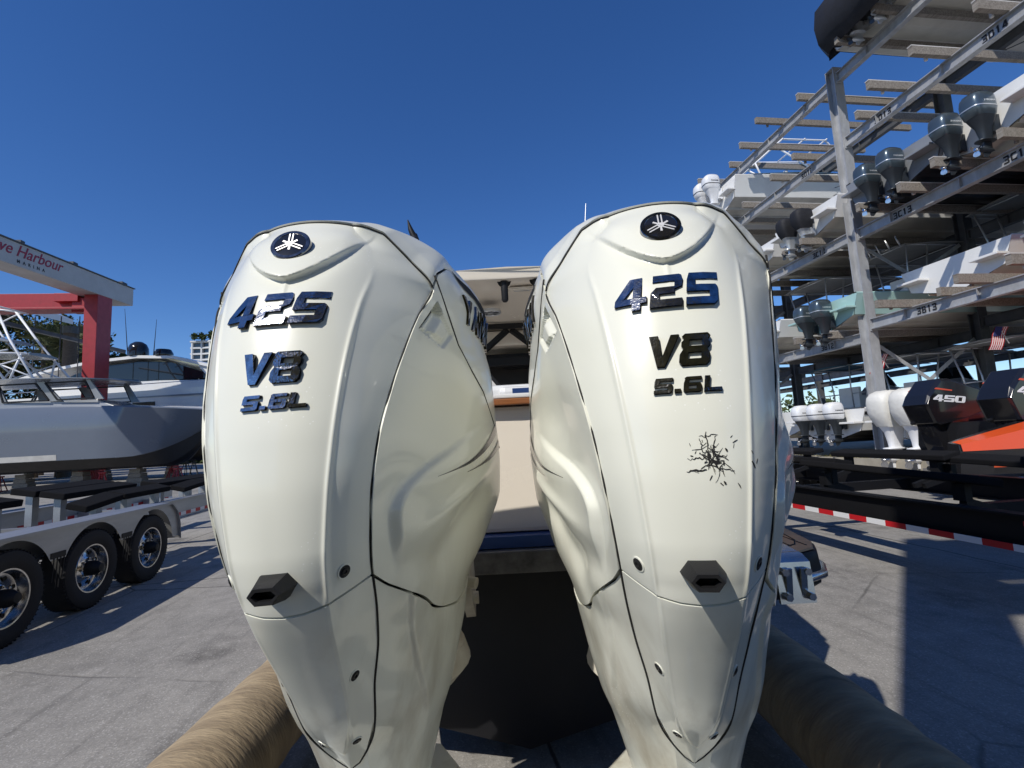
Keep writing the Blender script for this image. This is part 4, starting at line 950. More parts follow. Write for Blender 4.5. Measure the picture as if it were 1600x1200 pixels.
# flags
def flag(p, rz, label):
    e = thing('flag', label, 'flag', p, rz)
    mb = MB(); mb.tube([(0, 0, 0), (.25, 0, -.42)], .012, 6); mb.build('staff', M_ALU, e)
    mb = MB(); W_, H_ = .42, .58
    for k in range(13):
        mb.mi = 0 if k % 2 == 0 else 1
        x0, x1 = W_*k/13, W_*(k+1)/13
        mb.loft([[(x0-.1-.35*z, .02*math.sin(6*z), -z*H_) for z in np.linspace(0, 1, 7)], [(x1-.1-.35*z, .02*math.sin(6*z), -z*H_) for z in np.linspace(0, 1, 7)]], False, False)
    mb.mi = 2; mb.add([(-.105, -.012, 0), (W_*.54-.1, -.012, 0), (W_*.54-.24, -.012, -.24), (-.245, -.012, -.24)], [(0, 1, 2, 3)])
    mb.build('cloth', [M_FLAGR, M_FLAGW, M_FLAGB], e)
flag(tuple(yard(.15, .4, 3.35)), .2, 'small striped flag hanging under the second-tier beam left of the post')
flag(tuple(yard(-2.05, 1.6, 3.6)), .2, 'small striped flag on the white pipework right of the dark post')
# ---------------------------------------------------------------- aluminium trailer on the left (x' to the right = towards us, y' forward)
M_ALUP = mat('mill_aluminium', (.46, .47, .48), rough=.45, metal=.8, var=.25, vscale=6, stretch=(1, .2, 1))
M_RIM = mat('polished_wheel', (.72, .72, .72), rough=.16, metal=1, var=.3, vscale=14, col2=(.42, .40, .37))
tr = thing('boat_trailer', 'silver aluminium boat trailer with three axles and black bunk boards', 'trailer', (-4.46, 6.03, 0), .1466)
def wheel(parent, x, y, R=.384, rim=.232, wd=.225, side=1):
    e = empty('wheel', (x, y, R), 0, parent)
    mb = MB(); prof = [(rim, 0), (rim+.015, -.012), (R-.05, -.018), (R-.018, -.008), (R, .02), (R, wd-.02), (R-.02, wd), (rim, wd-.02)]
    mb.lathe([(r, -side*h) for r, h in prof], axis='x', n=56, cap=False)
    for k in range(60):                          # shoulder lugs
        a = 2*math.pi*k/60
        for h in (.012, wd-.012): mb.box((-side*h, math.cos(a)*(R-.004), math.sin(a)*(R-.004)), (.03, .012, .010), rx=a)
    mb.build('tyre', M_RUBBER, e, smooth=rad(35))
    mb = MB(); n = 64
    mb.mi = 0
    mb.lathe([(rim+.004, -side*.0), (rim, side*.006), (rim-.012, side*.004), (rim-.022, -side*.05), (rim-.03, -side*.075), (rim-.055, -side*.082), (.115, -side*.058), (.100, -side*.045), (.086, -side*.043), (.08, -side*.03), (.02, -side*.03)], axis='x', n=n, cap=False)
    mb.mi = 1
    for k in range(8):
        a = 2*math.pi*(k+.5)/8; c_ = (-side*.066, math.cos(a)*.158, math.sin(a)*.158)
        mb.lathe([(.019, side*.006), (.020, side*.002), (.013, -side*.004), (.0005, -side*.004)], c_, 'x', 14, cap=False)
    mb.mi = 0
    for k in range(8):
        a = 2*math.pi*k/8; c_ = (-side*.042, math.cos(a)*.094, math.sin(a)*.094); mb.lathe([(.013, 0), (.013, side*.02), (.0005, side*.026)], c_, 'x', 6, cap=False)
    mb.mi = 2
    mb.lathe([(.074, -side*.03), (.070, side*.03), (.045, side*.075), (.040, side*.085), (.0005, side*.088)], axis='x', n=24, cap=False)
    mb.build('rim', [M_RIM, M_GAP, M_BLACKPLASTIC], e, smooth=rad(40))
    return e
PIT = .985
for k in range(3):
    wheel(tr, -.0, -PIT*k); wheel(tr, -2.62, -PIT*k, side=-1)
for s, x0 in ((1, -.28), (-1, -2.34)):          # fenders with arched skirts
    mb = MB(); y1, y0 = .60, -PIT*2-.62; zt = .868
    xa, xb = (.025, -.30) if s > 0 else (-2.645, -2.32)
    prof = [(y1, .40), (y1-.02, .60), (y1-.09, .76), (y1-.22, zt), (y0+.22, zt), (y0+.09, .76), (y0+.02, .60), (y0, .40)]
    mb.loft([[(xa, y, z), (xb, y, z)] for y, z in prof], False, False)
    mb.loft([[(xa, y, z-.012), (xb, y, z-.012)] for y, z in prof], False, False)
    # outer skirt with three arches
    pts_t, pts_b = [], []
    for i in range(181):
        y = y1+(y0-y1)*i/180; zu = np.interp(-y, [-p[0] for p in prof][:], [p[1] for p in prof])
        d = min(abs(y+PIT*k) for k in range(3)); zl = .384+math.sqrt(max(0, .445**2-d*d)) if d < .445 else .38
        zl = max(zl, .58 if -PIT*2-.1 < y < .1 else .42)
        pts_t.append((xa, y, float(zu))); pts_b.append((xa, y, min(float(zu), zl)))
    mb.loft([pts_t, pts_b], False, False)
    mb.loft([[(a+.03*s, b, c+.0) for a, b, c in pts_t], [(a+.03*s, b, c-.022) for a, b, c in pts_t], [(a, b, c-.022) for a, b, c in pts_t]], False, False)
    mb.build('fender', M_ALUP, tr, smooth=rad(40))
    # black tread steps between the wheels
    mb = MB()
    for k in range(2):
        yc_ = -PIT*(k+.5)
        mb.bar((xa-.02*s, yc_-.09, .62), (xa-.02*s, yc_+.09, .62), .05, .05)
        for q in range(4): mb.bar((xa+.004*s, yc_-.07+.04*q, .30+.06*abs(q-1.5)), (xa+.004*s, yc_-.05+.04*q, .60), .006, .008)
    build_each(mb, 'step_tread', M_BLACKPLASTIC, tr)
for x in (-.40, -2.22):                          # main I-beams
    mb = MB(); ibeam(mb, (x, -6.2, .68), (x, 4.9, .68), .30, .12, .012, .014); mb.build('frame_rail', M_ALUP, tr)
    mb = MB()
    for k in range(26):
        y0 = 1.05+.148*k
        mb.mi = k % 2
        mb.box((x+.0105, y0+.074, .60), (.006, .147, .05))
    mb.build('reflective_tape', [M_TAPER, M_TAPEW], tr)
    mb = MB(); mb.box((x+.011, 3.3, .72), (.02, .12, .04)); mb.build('marker_light', M_BLACKPLASTIC, tr, bevel=.004)
mb = MB()
for y in (-5.6, -3.6, -1.5, .5, 2.2, 3.9): mb.bar((-2.2, y, .60), (-.42, y, .60), .10, .12)
build_each(mb, 'cross_member', M_ALUP, tr)
mb = MB()
for k in range(3): mb.tube([(-2.5, -PIT*k, .384), (-.1, -PIT*k, .384)], .05, 12)
build_each(mb, 'axle', M_GALVD, tr)
# bunk boards on posts
def board(x, ya, yb, za, zb, roll, wd=.26, posts=(.15, .5, .85), kind_x=0):
    mb = MB(); mb.bar((x, ya, za), (x, yb, zb), wd, .075, (math.sin(roll), 0, math.cos(roll)))
    mb.build('bunk_board', M_CARPET, tr, bevel=.012)
    mb = MB()
    for q in posts:
        y = ya+(yb-ya)*q; z = za+(zb-za)*q
        mb.box((x, y, (z-.03+.72)/2), (.075, .10, max(.05, z-.03-.72)))
    build_each(mb, 'bunk_post', M_ALUP, tr)
board(-.62, -.30, .35, .93, 1.0, .25, .22, (.5,)); board(-.62, .38, 1.45, 1.0, 1.01, .25, .22, (.2, .8)); board(-.62, 1.85, 2.5, .95, 1.0, .25, .22, (.5,)); board(-.62, 2.53, 3.7, 1.0, 1.0, .25, .22, (.2, .8)); board(-.62, -3.4, -1.5, .95, .95, .25)
board(-1.05, -.05, 1.35, 1.07, 1.08, .18, .27, (.1, .9)); board(-1.35, -.05, 1.35, 1.12, 1.13, .18, .27, (.1, .9))
board(-1.05, -3.2, -.62, 1.07, 1.07, .18, .27, (.1, .55, .93)); board(-1.35, -3.2, -.62, 1.12, 1.12, .18, .27, (.1, .93)); board(-1.05, 1.9, 3.9, 1.04, 1.04, .18, .27)
# ---------------------------------------------------------------- black trailer on the right
M_BLKST = mat('black_powdercoat', (.009, .009, .010), rough=.55, spec=.25)
bt = thing('boat_trailer', 'long black boat trailer with red and white reflective tape along its rail', 'trailer', (3.50, 5.0, 0), .1170)
L0, L1 = -6.0, 6.2
for x in (.02, 2.25):
    mb = MB(); ibeam(mb, (x, L0, .585), (x, L1, .585), .27, .12, .014, .018); mb.build('frame_rail', M_BLKST, bt)
mb = MB()
for k in range(44):
    mb.mi = k % 2; y0 = -3.9+.2165*k
    mb.box((-.044, y0+.108, .475), (.008, .2155, .05))
mb.build('reflective_tape', [M_TAPER, M_TAPEW], bt)
mb = MB()
for y in (-4.6, -2.4, -.35, 1.75, 3.8, 5.6): mb.bar((.08, y, .56), (2.19, y, .56), .10, .12)
build_each(mb, 'cross_member', M_BLKST, bt)
for x, ya, yb, za, zb in ((.42, .75, 2.55, .98, .98), (.28, -.95, 1.15, .90, .96), (.50, -4.6, -1.1, 1.02, 1.05), (.30, 3.1, 5.2, .98, .98), (1.85, .75, 2.55, .98, .98), (1.95, -.95, 1.15, .90, .96), (1.75, -4.6, -1.1, 1.02, 1.05), (1.95, 3.1, 5.2, .98, .98)):
    mb = MB(); mb.bar((x, ya, za), (x, yb, zb), .24, .07, (.2 if x < 1 else -.2, 0, 1)); mb.build('bunk_board', M_CARPET, bt, bevel=.015)
    mb = MB()
    for q in (.12, .88):
        y = ya+(yb-ya)*q; mb.box((x, y, (.72+za-.03)/2), (.07, .11, za-.75))
        mb.bar((x, y, .72), (1.13+(x-1.13)*.6, y+.05, .62), .06, .06)
    build_each(mb, 'bunk_post', M_BLKST, bt)
mb = MB(); mb.box((.32, -2.2, .745), (.30, 1.3, .02)); mb.build('step_plate', M_BLKST, bt)
mb = MB(); mb.box((-.05, -1.45, .66), (.02, .10, .035)); mb.build('marker_light', M_TAPER, bt, bevel=.004)
for k in range(3):
    wheel(bt, 2.65, 3.6+.95*k, side=1); wheel(bt, -.14+.0, 4.4+.95*k, side=-1)
mb = MB(); mb.loft([[(2.68, 3.1+3.0*q, .384+.46*math.sin(math.pi*min(max(q, .02), .98))**.3), (2.36, 3.1+3.0*q, .384+.46*math.sin(math.pi*min(max(q, .02), .98))**.3)] for q in np.linspace(0, 1, 25)], False, False); mb.build('fender', M_BLKST, bt, smooth=4)
# ---------------------------------------------------------------- our boat ahead of the motors (boat-local origin at the transom, z = world)
M_TEAK = None
def teak():
    m = mat('synthetic_teak', (.60, .35, .175), rough=.7, var=.25, vscale=12, stretch=(.6, 8, 1), bump=.1, bscale=60)
    return m
M_TEAK = teak(); M_VINYL = mat('white_upholstery', (.66, .64, .60), rough=.55, var=.1, vscale=6, bump=.15, bscale=20)
M_TEAKRAIL = mat('varnished_teak', (.33, .12, .04), rough=.3, coat=.5, var=.4, vscale=9, stretch=(1, 9, 9))
M_BOOT = mat('blue_boot_stripe', (.03, .075, .22), rough=.3, coat=.4)
M_KEVLAR = mat('scuffed_aluminium_band', (.20, .20, .195), rough=.5, metal=.4, var=.6, vscale=14, col2=(.08, .08, .075), bump=.15, bscale=30)
HB = 1.50
def loc(x, y, z): return (x, y-2.1, z)
# hull sides and transom (stern at y=2.1, bow far forward)
st = [(0, 1.07), (.5, 1.12), (2, 1.32), (4, 1.46), (6, 1.34), (7.4, 1.02), (8.6, .55), (9.4, .06)]
mb = MB()
for s in (-1, 1):
    mb.loft([[(s*b*.93, y+.25, 1.045), (s*b, y+.25, 1.40+.03*y), (s*b, y+.25, 1.60+.05*y), (s*(b-.03), y+.25, 1.64+.05*y), (s*max(b-.22, .01), y+.25, 1.64+.05*y), (s*max(b-.24, .01), y+.25, 1.30)] for y, b in st], False, False)
mb.build('hull', M_CREAM, boat, smooth=rad(35))
mb = MB()                                        # transom with rounded corners
prof = [(-1.0, 1.045), (1.0, 1.045), (1.06, 1.20), (1.06, 1.50), (1.01, 1.60), (-1.01, 1.60), (-1.06, 1.50), (-1.06, 1.20)]
mb.prism([(x, .04+.10*(abs(x)/1.4)**2, z) for x, z in prof], (0, .22, 0)); mb.build('transom', M_CREAM, boat, bevel=.02)
mb = MB(); mb.prism([(-1.02, .10, 1.602), (-.7, .052, 1.602), (0, .036, 1.602), (.7, .052, 1.602), (1.02, .10, 1.602), (1.05, .30, 1.602), (-1.05, .30, 1.602)], (0, 0, .028)); mb.build('teak_coaming', M_TEAKRAIL, boat, bevel=.006)
mb = MB(); mb.prism([(-1.0, .105, 1.632), (-.7, .06, 1.632), (0, .042, 1.632), (.7, .06, 1.632), (1.0, .105, 1.632), (1.03, .30, 1.632), (-1.03, .30, 1.632)], (0, 0, .02)); mb.build('coaming_cap', M_GEL, boat, bevel=.006)
mb = MB(); mb.prism([(-1.0, .025, .995), (1.0, .025, .995), (1.03, .3, .995), (-1.03, .3, .995)], (0, 0, .047)); mb.build('boot_stripe', M_BOOT, boat)
mb = MB(); mb.prism([(-.95, -.02, .90), (.95, -.02, .90), (.95, .3, .90), (-.95, .3, .90)], (0, 0, .09)); mb.build('transom_band', M_KEVLAR, boat, bevel=.006)
mb = MB()                                        # black bottom
for s in (-1, 1):
    mb.loft([[(0, y+.2, .10+.7*(y/9.4)**3), (s*b*.55, y+.2, .26+.6*(y/9.4)**2), (s*b*.94, y+.2, .78+.1*(y/9.4)), (s*b*.93, y+.2, 1.04)] for y, b in st], False, False)
    mb.add([(0, .2, .10), (s*1.07*.55, .2, .26), (s*1.07*.94, .2, .78), (s*1.07*.93, .2, 1.0), (0, .2, 1.0)], [(0, 1, 2, 3, 4)])
mb.build('hull_bottom', M_BOTTOMB, boat, smooth=rad(30))
OUT = [(.60, .25), (.60, -.22), (.66, -.30), (.80, -.335), (.98, -.33), (1.07, -.28), (1.125, -.18), (1.16, .02), (1.20, .25)]
for s in (-1, 1):                                # swim platforms either side of the motors
    out = [(x_*(1 if s > 0 else .86), y_) for x_, y_ in OUT]
    mb = MB()
    OUT_ = [(.60, .25), (.60, -.22), (.66, -.30), (.80, -.335), (.98, -.33), (1.07, -.28), (1.125, -.18), (1.16, .02), (1.20, .25)]
    mb = MB(); P0 = [(s*x, y, .99) for x, y in out]
    def ins(d): 
        cx_, cy_ = .9, 0
        return [(s*(cx_+(x-cx_)*(1-d)), cy_+(y-cy_)*(1-d), 0) for x, y in out]
    rows = []
    for d, z in ((.10, .86), (.0, .885), (-.015, .93), (.0, .975), (.02, .992), (.03, .995)): rows.append([(a, b, z) for a, b, _ in ins(d)])
    mb.loft(rows, True, True); mb.build('swim_platform', M_BLACKPLASTIC, boat, smooth=rad(40))
    mb = MB(); r0 = [(a, b, .9985) for a, b, _ in ins(.045)]; r1 = [(a, b, 1.004) for a, b, _ in ins(.055)]; mb.loft([r0, r1], True, True); mb.build('teak_deck', M_TEAK, boat)
    mb = MB(); mb.tube([(a, b, 1.0045) for a, b, _ in ins(.25)]+[(ins(.25)[0][0], ins(.25)[0][1], 1.0045)], .0028, 4)
    for q in np.linspace(.66, 1.06, 8): mb.box((s*q, -.02, 1.0045), (.004, .42, .003))
    mb.build('deck_caulking', M_GAP, boat)
    mb = MB(); mb.tube([(a, b, .918) for a, b, _ in ins(-.03)], .016, 8); mb.build('rub_rail', M_STEEL, boat, smooth=4)
    # folded stainless tie plate with four bolts (right side only)
    if s < 0: continue
    mb = MB(); x0, x1 = s*.862, s*.982
    pr = [(-.20, 1.012), (-.335, 1.002), (-.375, .985), (-.392, .855)]
    pin = [(-.20, 1.0), (-.33, .990), (-.362, .976), (-.380, .855)]
    mb.loft([[(x, y-.0, z) for y, z in pr+pin[::-1]] for x in (x0, x1)], True, True)
    for xx in (.897, .947): mb.box((s*xx, -.388, .915), (.020, .010, .11), rx=.115)
    for xx in (.884, .960):
        for zz in (.958, .880): mb.cyl((s*xx, -.372-(.985-zz)*.118, zz), (s*xx, -.400-(.985-zz)*.118, zz), .0125, 6)
    mb.build('tie_plate', M_STEEL, boat, smooth=rad(30))
    mb = MB(); mb.loft([[(s*.70, -.30, .86), (s*1.0, -.30, .86), (s*1.05, .1, .86), (s*.62, .1, .86)], [(s*.72, -.05, .74), (s*.95, -.05, .74), (s*1.0, .1, .70), (s*.66, .1, .70)]], True, True); mb.build('platform_bracket', M_BLACKPLASTIC, boat)
# cockpit: seat, bulkhead, helm, hardtop
mb = MB(); mb.add([(-.95, .3, 1.2), (.95, .3, 1.2), (1.2, 6.5, 1.2), (-1.2, 6.5, 1.2)], [(0, 1, 2, 3)]); mb.build('cockpit_sole', M_VINYL, boat)
mb = MB()                                        # seat back with scrolled black piping
pr = [(-.62, 1.62), (-.62, 2.03), (-.30, 2.05), (-.22, 2.02), (-.17, 1.95), (-.10, 1.86), (-.045, 1.78), (-.03, 1.62)]
mb.prism([(x, 1.75, z) for x, z in pr], (0, .16, 0)); mb.build('seat_back', M_VINYL, boat, bevel=.025)
mb = MB(); mb.tube([(x+.006, 1.755, z+.006) for x, z in pr[1:]], .014, 8); mb.build('seat_piping', M_BLACKPLASTIC, boat, smooth=4)
mb = MB(); mb.box((.1, .75, 1.69), (1.9, .5, .11)); mb.box((.06, .60, 1.66), (.26, .3, .14)); mb.build('aft_cabinet', M_GEL, boat, bevel=.03)
mb = MB(); mb.prism([(.0, .445, 1.68), (.10, .445, 1.68), (.10, .445, 1.715), (.0, .445, 1.715)], (0, -.006, 0)); mb.build('cabinet_latch', M_NAVY, boat)
mb = MB(); mb.box((0, 3.6, 1.95), (1.7, .10, .75)); mb.build('helm_bulkhead', M_DARKIN, boat)
mb = MB(); mb.box((0, 3.35, 2.36), (1.9, .3, .06)); mb.box((0, 3.2, 2.30), (1.1, .1, .10)); mb.build('electronics_box', M_BLACKPLASTIC, boat, bevel=.01)
# hardtop: thin aft edge, moulded underside
HT0, HT1, HZ = 1.55, 4.05, 2.735
mb = MB(); rows = []
for q in np.linspace(0, 1, 12):
    y = HT0+(HT1-HT0)*q; w_ = 1.16*(.93+.07*math.sin(math.pi*q)); zz = HZ-.16*q*q
    rows.append([(x*w_, y+.10*(x*x)*(1-q), zz+.045-.045*x*x) for x in (-1, -.8, -.4, 0, .4, .8, 1)]+[(x*w_*.985, y+.012+.10*(x*x)*(1-q), zz-.045-.02*x*x+.03*abs(x)) for x in (1, .8, .4, 0, -.4, -.8, -1)])
mb.loft(rows, True, True); mb.build('hardtop', M_CREAM, boat, smooth=rad(40))
mb = MB()
for s in (-1, 1):
    mb.prism([(s*.35, HT0+.25, HZ-.055), (s*1.0, HT0+.25, HZ-.055), (s*1.0, HT0+1.2, HZ-.10), (s*.25, HT0+1.2, HZ-.10)], (0, 0, -.05))
mb.box((0, HT0+1.75, HZ-.20), (1.9, .5, .16)); mb.box((.02, HT0+2.2, HZ-.29), (.75, .35, .14)); mb.build('overhead_moulding', M_CREAM, boat, bevel=.02)
for x in (-.62, -.02, .26, .62):
    if x == .26: continue
    mb = MB(); xx = x+.0
    mb.cyl((xx, HT0+.10, HZ-.03), (xx, HT0+.08, HZ-.04), .055, 18); mb.tube([(xx, HT0+.08, HZ-.03), (xx, HT0+.06, HZ-.20), (xx, HT0+.058, HZ-.215)], [.030, .027, .018], 14); mb.build('rod_holder', M_BLACKPLASTIC, boat, smooth=rad(40))
mb = MB(); xx = .235; mb.cyl((xx, HT0+.10, HZ-.03), (xx, HT0+.08, HZ-.04), .055, 18); mb.tube([(xx, HT0+.08, HZ-.03), (xx, HT0+.06, HZ-.20), (xx, HT0+.058, HZ-.215)], [.030, .027, .018], 14); mb.build('rod_holder', M_BLACKPLASTIC, boat, smooth=rad(40))
mb = MB()
mb.mi = 0; mb.box((.12, HT0+.22, HZ-.068), (.20, .06, .02)); mb.mi = 1; mb.box((.12, HT0+.215, HZ-.082), (.13, .03, .010)); mb.build('courtesy_light', [M_CREAM, M_SILVER], boat, bevel=.004)
for x in (-.16, .75):
    mb = MB(); c0 = (x, HT0+.62, HZ-.148); mb.mi = 0
    mb.lathe([(.095, .02), (.098, -.006), (.088, -.012), (.078, -.004)], c0, 'z', 28, cap=False)
    mb.mi = 1; mb.lathe([(.079, -.002), (.0005, -.002)], c0, 'z', 28, cap=False); mb.mi = 0
    for k in range(6): a = math.pi*k/3; mb.bar((c0[0], c0[1], c0[2]-.006), (c0[0]+math.cos(a)*.08, c0[1]+math.sin(a)*.08, c0[2]-.008), .012, .006)
    mb.lathe([(.022, -.004), (.02, -.012), (.0005, -.014)], c0, 'z', 14, cap=False)
    mb.build('speaker', [M_SILVER, M_BLACKPLASTIC], boat, smooth=rad(40))
mb = MB(); mb.bar((-.95, HT0+1.25, HZ-.13), (.95, HT0+1.25, HZ-.13), .05, .05)
for s in (-1, 1):
    mb.bar((s*.62, HT0+1.75, 2.18), (s*.02+.0, HT0+1.30, HZ-.16), .05, .05); mb.tube([(s*1.0, HT0+1.3, HZ-.12), (s*1.04, HT0+1.7, 2.2), (s*1.08, HT0+1.9, 1.3)], .045, 10); mb.tube([(s*.95, HT1-.3, HZ-.2), (s*1.0, HT1+.5, 1.5)], .04, 10)
mb.build('top_support', M_BLACKPLASTIC, boat, smooth=rad(40))
mb = MB(); mb.mi = 0; mb.box((.17, HT0+1.95, HZ-.40), (.50, .12, .15)); mb.mi = 1
for r_ in range(2):
    for k in range(10): mb.box((-.02+.042*k, HT0+1.888, HZ-.37-.05*r_), (.024, .006, .012))
mb.build('switch_panel', [M_BLACKPLASTIC, M_SILVER], boat)
mb = MB(); mb.loft([[(-1.0, HT1+.55, 1.75), (1.0, HT1+.55, 1.75)], [(-.95, HT1-.02, HZ-.26), (.95, HT1-.02, HZ-.26)]], False, False); mb.build('windshield', M_CLEAR, boat)
# pole with a worn tip standing on the hardtop
mb = MB(); mb.tube([(-.62, .62+1.0, HZ), (-.70, .62+1.0, HZ+.28), (-.72, .62+1.0, HZ+.36), (-.745, .62+1.0, HZ+.42), (-.765, .62+1.0, HZ+.50)], [.02, .02, .026, .02, .004], 10); mb.tube([(-.705, 1.6, HZ+.31), (-.725, 1.64, HZ+.37)], .034, 10); mb.build('outrigger_tip', M_BLACKPLASTIC, boat, smooth=rad(40))
mb = MB(); mb.tube([(.62, 1.7, HZ), (.68, 1.7, HZ+.60)], [.012, .003], 8); mb.build('whip_antenna', M_SILVER, boat)
# ---------------------------------------------------------------- forklift that carries the boat (its mast stands behind the camera)
M_TAN = None
def tan_canvas():
    m = mat('worn_tan_fork_sleeve', (.42, .325, .20), rough=.85, var=.55, vscale=3.2, col2=(.20, .15, .095), bump=.7, bscale=16, stretch=(1.2, 5, 1.2))
    return m
M_TAN = tan_canvas()
fl = thing('boat_forklift', 'marina forklift whose padded tan forks reach under the boat', 'forklift', (0, -1.1, 0))
for s in (-1, 1):
    mb = MB(); rows = []; r_ = random.Random(5+s)
    for q in np.linspace(0, 1, 90):
        y = -.1+7.6*q+.0; R = .185+.006*math.sin(y*31)*math.sin(y*7.3)+r_.uniform(-.002, .002)
        rows.append([(s*1.16+math.cos(a)*R*(1+.015*math.sin(3*a+y*4)), y, .30+math.sin(a)*R*.93) for a in np.linspace(0, 2*math.pi, 33)[:-1]])
    mb.loft(rows, True, True); mb.build('fork', M_TAN, fl, smooth=rad(50))
MX0, MX1 = -1.085, 1.35
M_FORK = mat('forklift_paint', (.30, .20, .03), rough=.5, var=.2)
mb = MB()
for x in (MX0+.14, MX1-.14): mb.box((x, -.12, 4.65), (.28, .34, 9.1))
mb.box(((MX0+MX1)/2, -.10, 2.75), (MX1-MX0-.5, .08, 5.2)); mb.box(((MX0+MX1)/2, -.10, 8.2), (MX1-MX0-.5, .08, 1.9)); mb.box((.75, -.10, 6.3), (.8, .08, 2.0)); mb.box((-.65, -.10, 6.3), (.45, .08, 2.0)); mb.box((0, -.10, 6.45), (2, .08, .28))  # plates added between the rails, with openings, to shape the shadow on the ground
for x in (MX0+.42, MX1-.42): mb.box((x, -.15, 4.55), (.2, .26, 8.9))
for z in (.5, 2.4, 4.5, 7.0): mb.box(((MX0+MX1)/2, -.2, z), (MX1-MX0-.1, .14, .42))
mb.build('mast', M_FORK, fl)
mb = MB(); mb.box((0, .0, .62), (2.9, .16, .9)); mb.build('fork_carriage', M_FORK, fl)
mb = MB(); mb.box((.25, -3.9, 1.45), (2.9, 4.8, 1.9)); mb.box((.25, -3.2, 3.1), (1.9, 2.0, 1.6)); mb.build('truck_body', M_FORK, fl, bevel=.08)  # unseen body, enlarged to block sky light from behind
for x in (-1.1, 1.4):
    for y in (-1.3, -5.2):
        mb = MB(); mb.lathe([(.3, -.2), (.66, -.22), (.72, -.1), (.72, .1), (.66, .22), (.3, .2)], (x, y, .72), 'x', 32); mb.build('wheel', M_RUBBER, fl, smooth=rad(40))
# ---------------------------------------------------------------- orange and black race boat at the right edge
rb = thing('race_boat', 'orange and black catamaran race boat with two black 450 outboards', 'boat', (7.58, 7.99, 0), YR)
mb = MB()
for s in (-1, 1):
    xo, xi = s*1.30, s*.62
    def sec(y):
        q = min(max((y+1.75)/2.6, 0), 1); z1 = 1.06+.46*q; wo = .25+.75*q**.6
        a = 1.0*s; 
        return [(a, y, .52+.10*(1-q)), (a+s*.30*wo*.6, y, .58+.08*(1-q)), (a+s*.34*wo, y, .95), (a+s*.28*wo, y, z1), (a-s*.30*wo, y, z1+.03), (a-s*.36*wo, y, .90), (a-s*.2*wo, y, .55)]
    mb.loft([sec(y) for y in np.linspace(-1.75 if s > 0 else .2, 7.5, 30)], True, True)
mb.build('hull', M_BLACKHULL, rb, smooth=rad(35))
mb = MB(); mb.box((0, 3.6, 1.10), (1.5, 7.4, .5)); mb.loft([[(-1.25, 1.2, 1.42), (1.25, 1.2, 1.42), (1.25, 6.8, 1.5), (-1.25, 6.8, 1.5)], [(-.9, 1.9, 1.75), (.9, 1.9, 1.75), (.8, 5.0, 1.7), (-.8, 5.0, 1.7)]], True, True); mb.mi = 0; mb.m = [1]*6+[0]*(len(mb.f)-6); mb.build('deck', [M_ORANGE, M_BLACKHULL], rb, smooth=rad(30))
mb = MB()
for s in (-1, 1):
    def bx(y, off=.004):
        q = min(max((y+1.75)/2.6, 0), 1); wo = .25+.75*q**.6; return 1.0+.34*wo+off, 1.06+.46*q, wo
    ys = np.linspace(-1.73 if s > 0 else .25, 7.4, 40)
    mb.loft([[(s*bx(y)[0], y, .975), (s*(1.0+.28*bx(y)[2]+.006), y, bx(y)[1]+.004), (s*(1.0-.1*bx(y)[2]), y, bx(y)[1]+.034)] for y in ys], False, False)
    ys = np.linspace(-1.35 if s > 0 else .3, .45, 10)
    mb.loft([[(s*(bx(y)[0]+.001), y, .86), (s*(bx(y)[0]-.05*bx(y)[2]+.006), y, .74)] for y in ys], False, False)
mb.build('orange_band', M_ORANGE, rb)
mb = MB(); mb.tube([(1.36, .15, 1.12), (1.45, .35, 1.16), (1.46, .9, 1.18), (1.46, 2.6, 1.2)], [.10, .15, .16, .16], 14); build_each(mb, 'side_fender', M_BLACKPLASTIC, rb, smooth=rad(50))
M_OBBLACK = mat('black_race_cowl', (.010, .010, .012), rough=.16, coat=.6)
M_ORTRIM = mat('red_orange_trim', (.65, .09, .04), rough=.35)
